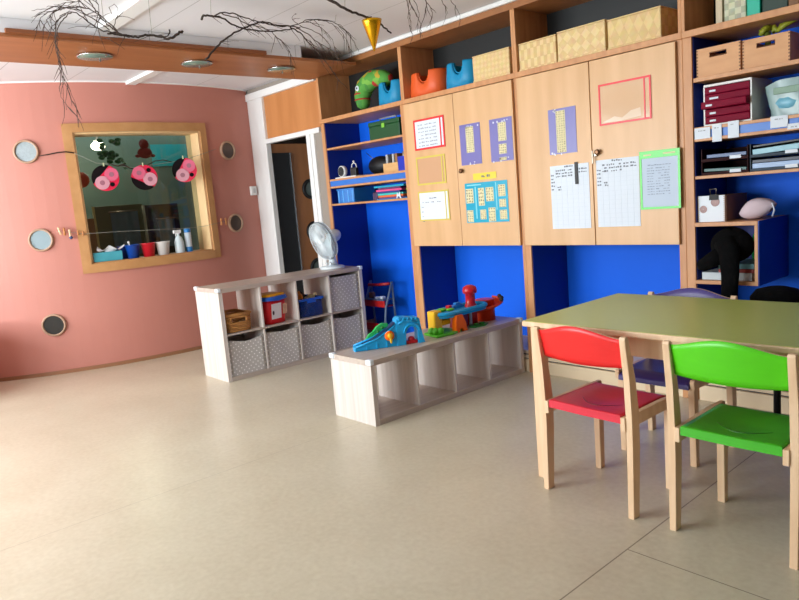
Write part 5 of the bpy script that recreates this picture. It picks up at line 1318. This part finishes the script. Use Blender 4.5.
# ------------------------------------------------------------------ lamps in the beam
LG = mat('lamp_glass', (120, 146, 134), .12, spec=.8)
for q, (px, py) in enumerate(((95, 58.5), (197, 65.5), (281.5, 71))):
    p = at_z(px, py, 2.58)
    t = thing('beam_lamp', ('round glass lamp under the beam, nearest the left photo edge', 'round glass lamp under the middle of the beam', 'round glass lamp under the beam, closest to the door frame')[q], 'lamp', (p.x, p.y, 2.6045), 0, 'round glass lamps under the beam')
    b = MB(); b.lathe([(.09, 0), (.085, -.008)], (0, 0, 0), 28); b.build('lamp_housing', WHITE, t)
    b = MB(); b.lathe([(0, -.009), (.118, -.009), (.122, -.013), (.118, -.017), (0, -.018)], (0, 0, 0), 36, 'z', False, False); b.build('glass_disc', LG, t)
    b = MB(); b.tube([(.121*math.cos(2*PI*k/36), .121*math.sin(2*PI*k/36), -.012) for k in range(36)], .005, 6, closed=True); b.build('ring', CHROME, t)
    for a in (.4, 2.5, 4.6):
        b = MB(); b.box(.112*math.cos(a)-.006, .112*math.cos(a)+.006, .112*math.sin(a)-.006, .112*math.sin(a)+.006, -.026, 0, .002); b.build('clip', CHROME, t)

# ------------------------------------------------------------------ hanging twigs
def spl(P, n=4):
    P = [Vector(p) for p in P]; out = []
    for i in range(len(P)-1):
        p0, p1, p2, p3 = P[max(0, i-1)], P[i], P[i+1], P[min(len(P)-1, i+2)]
        for k in range(n):
            t_ = k/n; out.append(.5*((2*p1)+(p2-p0)*t_+(2*p0-5*p1+4*p2-p3)*t_*t_+(3*p1-p0-3*p2+p3)*t_**3))
    out.append(P[-1]); return out
BARK = mat('bark_dark', (58, 46, 40), .85, noise=.3, nscale=60); BARK2 = mat('bark_twig', (74, 60, 52), .85)
def branch(label, X, mains, seed, strings, side=2.2, zmax=CEIL-.02, ymax=4.0, sidelen=.16):
    r = random.Random(seed)
    first = at_x(*mains[0][0][0], X)
    t = thing('hanging_branch', label, 'branch', first, 0, 'dry branches hanging below the ceiling')
    thick, thin = MB(), MB()
    def lim(p): p.z = min(p.z, zmax); p.y = min(p.y, ymax); return p
    for (pp, ra, rb) in mains:
        ph = r.uniform(0, 6); amp = r.uniform(.03, .10) if ra < .006 else .03
        P = [lim(at_x(px, py, X)+Vector((amp*math.sin(ph+i*.9)+r.uniform(-.01, .01), 0, 0))) for i, (px, py) in enumerate(pp)]
        # keep the chosen outline: slide each point along its own sight line instead of sideways
        P = []
        for i, (px, py) in enumerate(pp):
            xx = X+amp*math.sin(ph+i*.9); P.append(lim(at_x(px, py, xx)))
        S = spl(P, 4); n = len(S)
        S = [p+Vector((r.uniform(-1, 1), r.uniform(-1, 1), r.uniform(-1, 1)))*.004 for p in S]
        rad = [ra+(rb-ra)*i/(n-1) for i in range(n)]
        (thick if ra >= .006 else thin).tube(S, [q*.8 for q in rad], 6)
        ln = sum((S[i+1]-S[i]).length for i in range(n-1)); k = int(ln*side*(2.2 if ra < .006 else 1.2)*3)
        for _ in range(k):
            i = r.randrange(n//6, n-1); d = (S[i+1]-S[i]).normalized()
            v = Vector((r.uniform(-1, 1)*.5, r.uniform(-1, 1)*.6, r.uniform(-1, .5)*.7)); d2 = (d+v*.9).normalized(); l = r.uniform(.4, 1)*sidelen
            q = [S[i]]
            for s_ in range(3):
                d2 = (d2+Vector((r.uniform(-1, 1), r.uniform(-1, 1), r.uniform(-1, .3)))*.28).normalized(); q.append(lim(q[-1]+d2*(l/3)))
            thin.tube(q, [.0022, .0018, .0014, .0009], 4)
    thick.build('main_stem', BARK, t, True); thin.build('fine_twigs', BARK2, t, True)
    for (px, py) in strings:
        p = at_x(px, py, X); b = MB(); b.tube([p, (p.x+.02, p.y, CEIL)], .0014, 5); b.build('string', STRG, t, True)
    return t
branch('dry branch with many fine drooping twigs, leftmost below the ceiling', -3.9, [
    ([(183, 31), (176, 35), (168, 38.5), (158, 36), (148, 35), (138, 37), (128, 36), (118, 35), (108, 33)], .010, .006),
    ([(170, 30), (168, 36), (160, 38)], .006, .003),
    ([(130, 37), (115, 33), (104, 31), (94, 26), (86, 20), (78, 14), (70, 12), (62, 15), (57, 22), (54, 30)], .006, .002),
    ([(125, 36), (112, 28), (103, 20), (97, 12), (92, 5), (88, -4)], .005, .003), ([(118, 33), (108, 22), (98, 14), (86, 8), (72, 7), (60, 9), (48, 12), (40, 20), (34, 30)], .005, .0015),
    ([(110, 30), (95, 20), (80, 11), (66, 8), (56, 7), (44, 9), (32, 10)], .004, .0012),
    ([(72, 12), (64, 18), (58, 28), (56, 40), (57, 54), (59, 66), (62, 76), (68, 90), (74, 104), (82, 119)], .004, .001),
    ([(66, 14), (57, 22), (55, 36), (58, 52), (60, 66), (61, 78), (60, 90), (64, 102), (70, 109)], .0035, .001),
    ([(62, 76), (67, 84), (72, 96), (78, 112)], .0022, .001),
    ([(60, 9), (52, 13), (46, 22), (42, 32), (36, 32)], .003, .001), ([(57, 22), (50, 28), (46, 34)], .0025, .001), ([(86, 8), (80, 2), (70, 2), (58, 4)], .003, .001),
    ([(112, 30), (116, 20), (118, 10), (114, 4), (108, 8)], .003, .001), ([(100, 16), (98, 28), (101, 38), (110, 38)], .003, .001), ([(94, 26), (99, 8), (94, -3)], .003, .001)],
    21, [(152, 35), (104, 24)], 2.6)
branch('dry branch with long curved stems reaching over the beam towards the cabinets', -4.05, [
    ([(201, 19.5), (203, 16), (208, 15.5), (214, 16.5), (222, 18), (232, 24), (242, 28.5), (252, 30), (268, 31), (285, 30), (292, 29)], .009, .005),
    ([(206, 59), (214, 50), (224, 40), (234, 33), (246, 27.5), (258, 23), (264, 22), (272, 24), (280, 26), (290, 26), (300, 28)], .008, .005),
    ([(214, 16), (220, 13), (230, 13), (240, 16), (252, 20), (262, 23), (275, 25), (288, 26), (298, 24), (308, 20), (318, 19), (330, 21), (340, 25), (348, 32), (354, 42), (359, 52)], .006, .0015),
    ([(222, 14), (236, 18), (248, 24), (262, 28), (270, 31), (277, 37), (284, 44), (289, 54), (291, 66)], .005, .0012),
    ([(276, 37), (286, 46), (291, 58), (292, 70)], .003, .001), ([(290, 27), (300, 33), (308, 42), (318, 52), (326, 62), (333, 72), (341, 82), (347, 88)], .006, .0015),
    ([(296, 28), (308, 34), (318, 42), (327, 48), (336, 56), (342, 64), (344, 74)], .005, .0012), ([(300, 26), (312, 30), (322, 36), (330, 46), (333, 58)], .004, .001),
    ([(306, 22), (320, 20), (332, 24), (340, 30), (346, 40), (350, 50)], .004, .001), ([(310, 40), (318, 54), (324, 66)], .003, .001), ([(318, 20), (332, 22), (344, 30), (352, 40), (357, 50)], .003, .001),
    ([(330, 66), (336, 76), (340, 82)], .003, .001), ([(298, 24), (292, 18), (296, 14)], .003, .001), ([(310, 22), (324, 30), (332, 40), (336, 52), (334, 60)], .003, .001)],
    22, [(211, 15.5), (335, 22)], 2.0, ymax=3.94)
t = branch('bare straight stick below the ceiling carrying the golden cone', -3.35, [([(322, -4), (333, 2), (344, 8), (356, 13), (366, 17), (376, 21), (384, 27), (391, 33)], .012, .006), ([(366, 17), (372, 17)], .006, .003)], 23, [(345, 8)], .2, sidelen=.05, ymax=3.98)
p = at_x(371.5, 17.5, -3.33)
t = thing('golden_cone', 'shiny golden paper cone hanging point down from the stick', 'cone', p-Vector((0, 0, .01)))
e = at_x(367.5, 51, -3.33); hC = p.z-.012-e.z
b = MB(); b.lathe([(.062, -.005), (.058, -.02), (.004, -hC)], (0, 0, 0), 32, 'z', True, True); b.build('cone_body', mat('gold_foil', (226, 168, 20), .22, metal=.75), t)
b = MB(); b.cyl((0, 0, -.005), (0, 0, .012), .002, seg=5); b.build('hanging_loop', STRG, t)
branch('thin twigs drooping from above before the orange baby seat', -3.05, [
    ([(404, -6), (408, 6), (410, 16), (411, 28), (412, 38)], .004, .001), ([(406, -6), (413, 8), (418, 18), (421, 28), (420, 40)], .004, .001), ([(424, -8), (426, 6), (424, 18), (420, 30), (424, 40)], .004, .001),
    ([(425, 0), (432, 10), (431, 20), (426, 28)], .003, .001), ([(410, -4), (417, 6), (419, 18), (416, 28)], .003, .001), ([(438, -6), (444, 4), (446, 14), (443, 26)], .003, .001), ([(446, -8), (452, 2), (458, 10), (461, 20)], .003, .001), ([(412, 6), (408, 18), (412, 30)], .002, .001),
    ([(404, -6), (415, -16), (430, -18), (446, -8)], .006, .003)], 24, [(418, -16)], 1.4, ymax=3.97, sidelen=.10)

# ------------------------------------------------------------------ light
W = bpy.data.worlds.new('world'); SC.world = W; W.use_nodes = True
W.node_tree.nodes['Background'].inputs[0].default_value = (.80, .90, 1.0, 1); W.node_tree.nodes['Background'].inputs[1].default_value = 2.2
for k, (a, c) in enumerate(WX):
    l = bpy.data.lights.new('daylight', 'AREA'); l.shape = 'RECTANGLE'; l.size = c-a-.1; l.size_y = 1.5; l.energy = (92, 150, 58)[k]; l.color = (.88, .95, 1.0)
    o = bpy.data.objects.new('daylight', l); COL.objects.link(o); o.location = ((a+c)/2, -2.27, 1.55); o.rotation_euler = (math.radians(90), 0, 0)
    l = bpy.data.lights.new('ceiling_fill', 'AREA'); l.shape = 'RECTANGLE'; l.size = c-a-.1; l.size_y = .5; l.energy = (36, 44, 16)[k]; l.color = (.92, .97, 1.0)   # upward fill added to brighten the ceiling, as if bounced off the ground outside
    o = bpy.data.objects.new('ceiling_fill', l); COL.objects.link(o); o.location = ((a+c)/2, -2.26, 1.05); o.rotation_euler = (math.radians(140), 0, 0)
l = bpy.data.lights.new('washroom_light', 'POINT'); l.energy = 16; l.color = (1, .88, .68); l.shadow_soft_size = .1
o = bpy.data.objects.new('washroom_light', l); COL.objects.link(o); o.location = (lp.x+.15, lp.y, lp.z-.12)
SC.view_settings.view_transform = 'Standard'; SC.view_settings.look = 'None'; SC.view_settings.gamma = 1; SC.view_settings.use_curve_mapping = False
SC.view_settings.exposure = 0.06
SC.cycles.max_bounces = 8; SC.cycles.diffuse_bounces = 5; SC.cycles.transparent_max_bounces = 12; SC.cycles.use_denoising = True
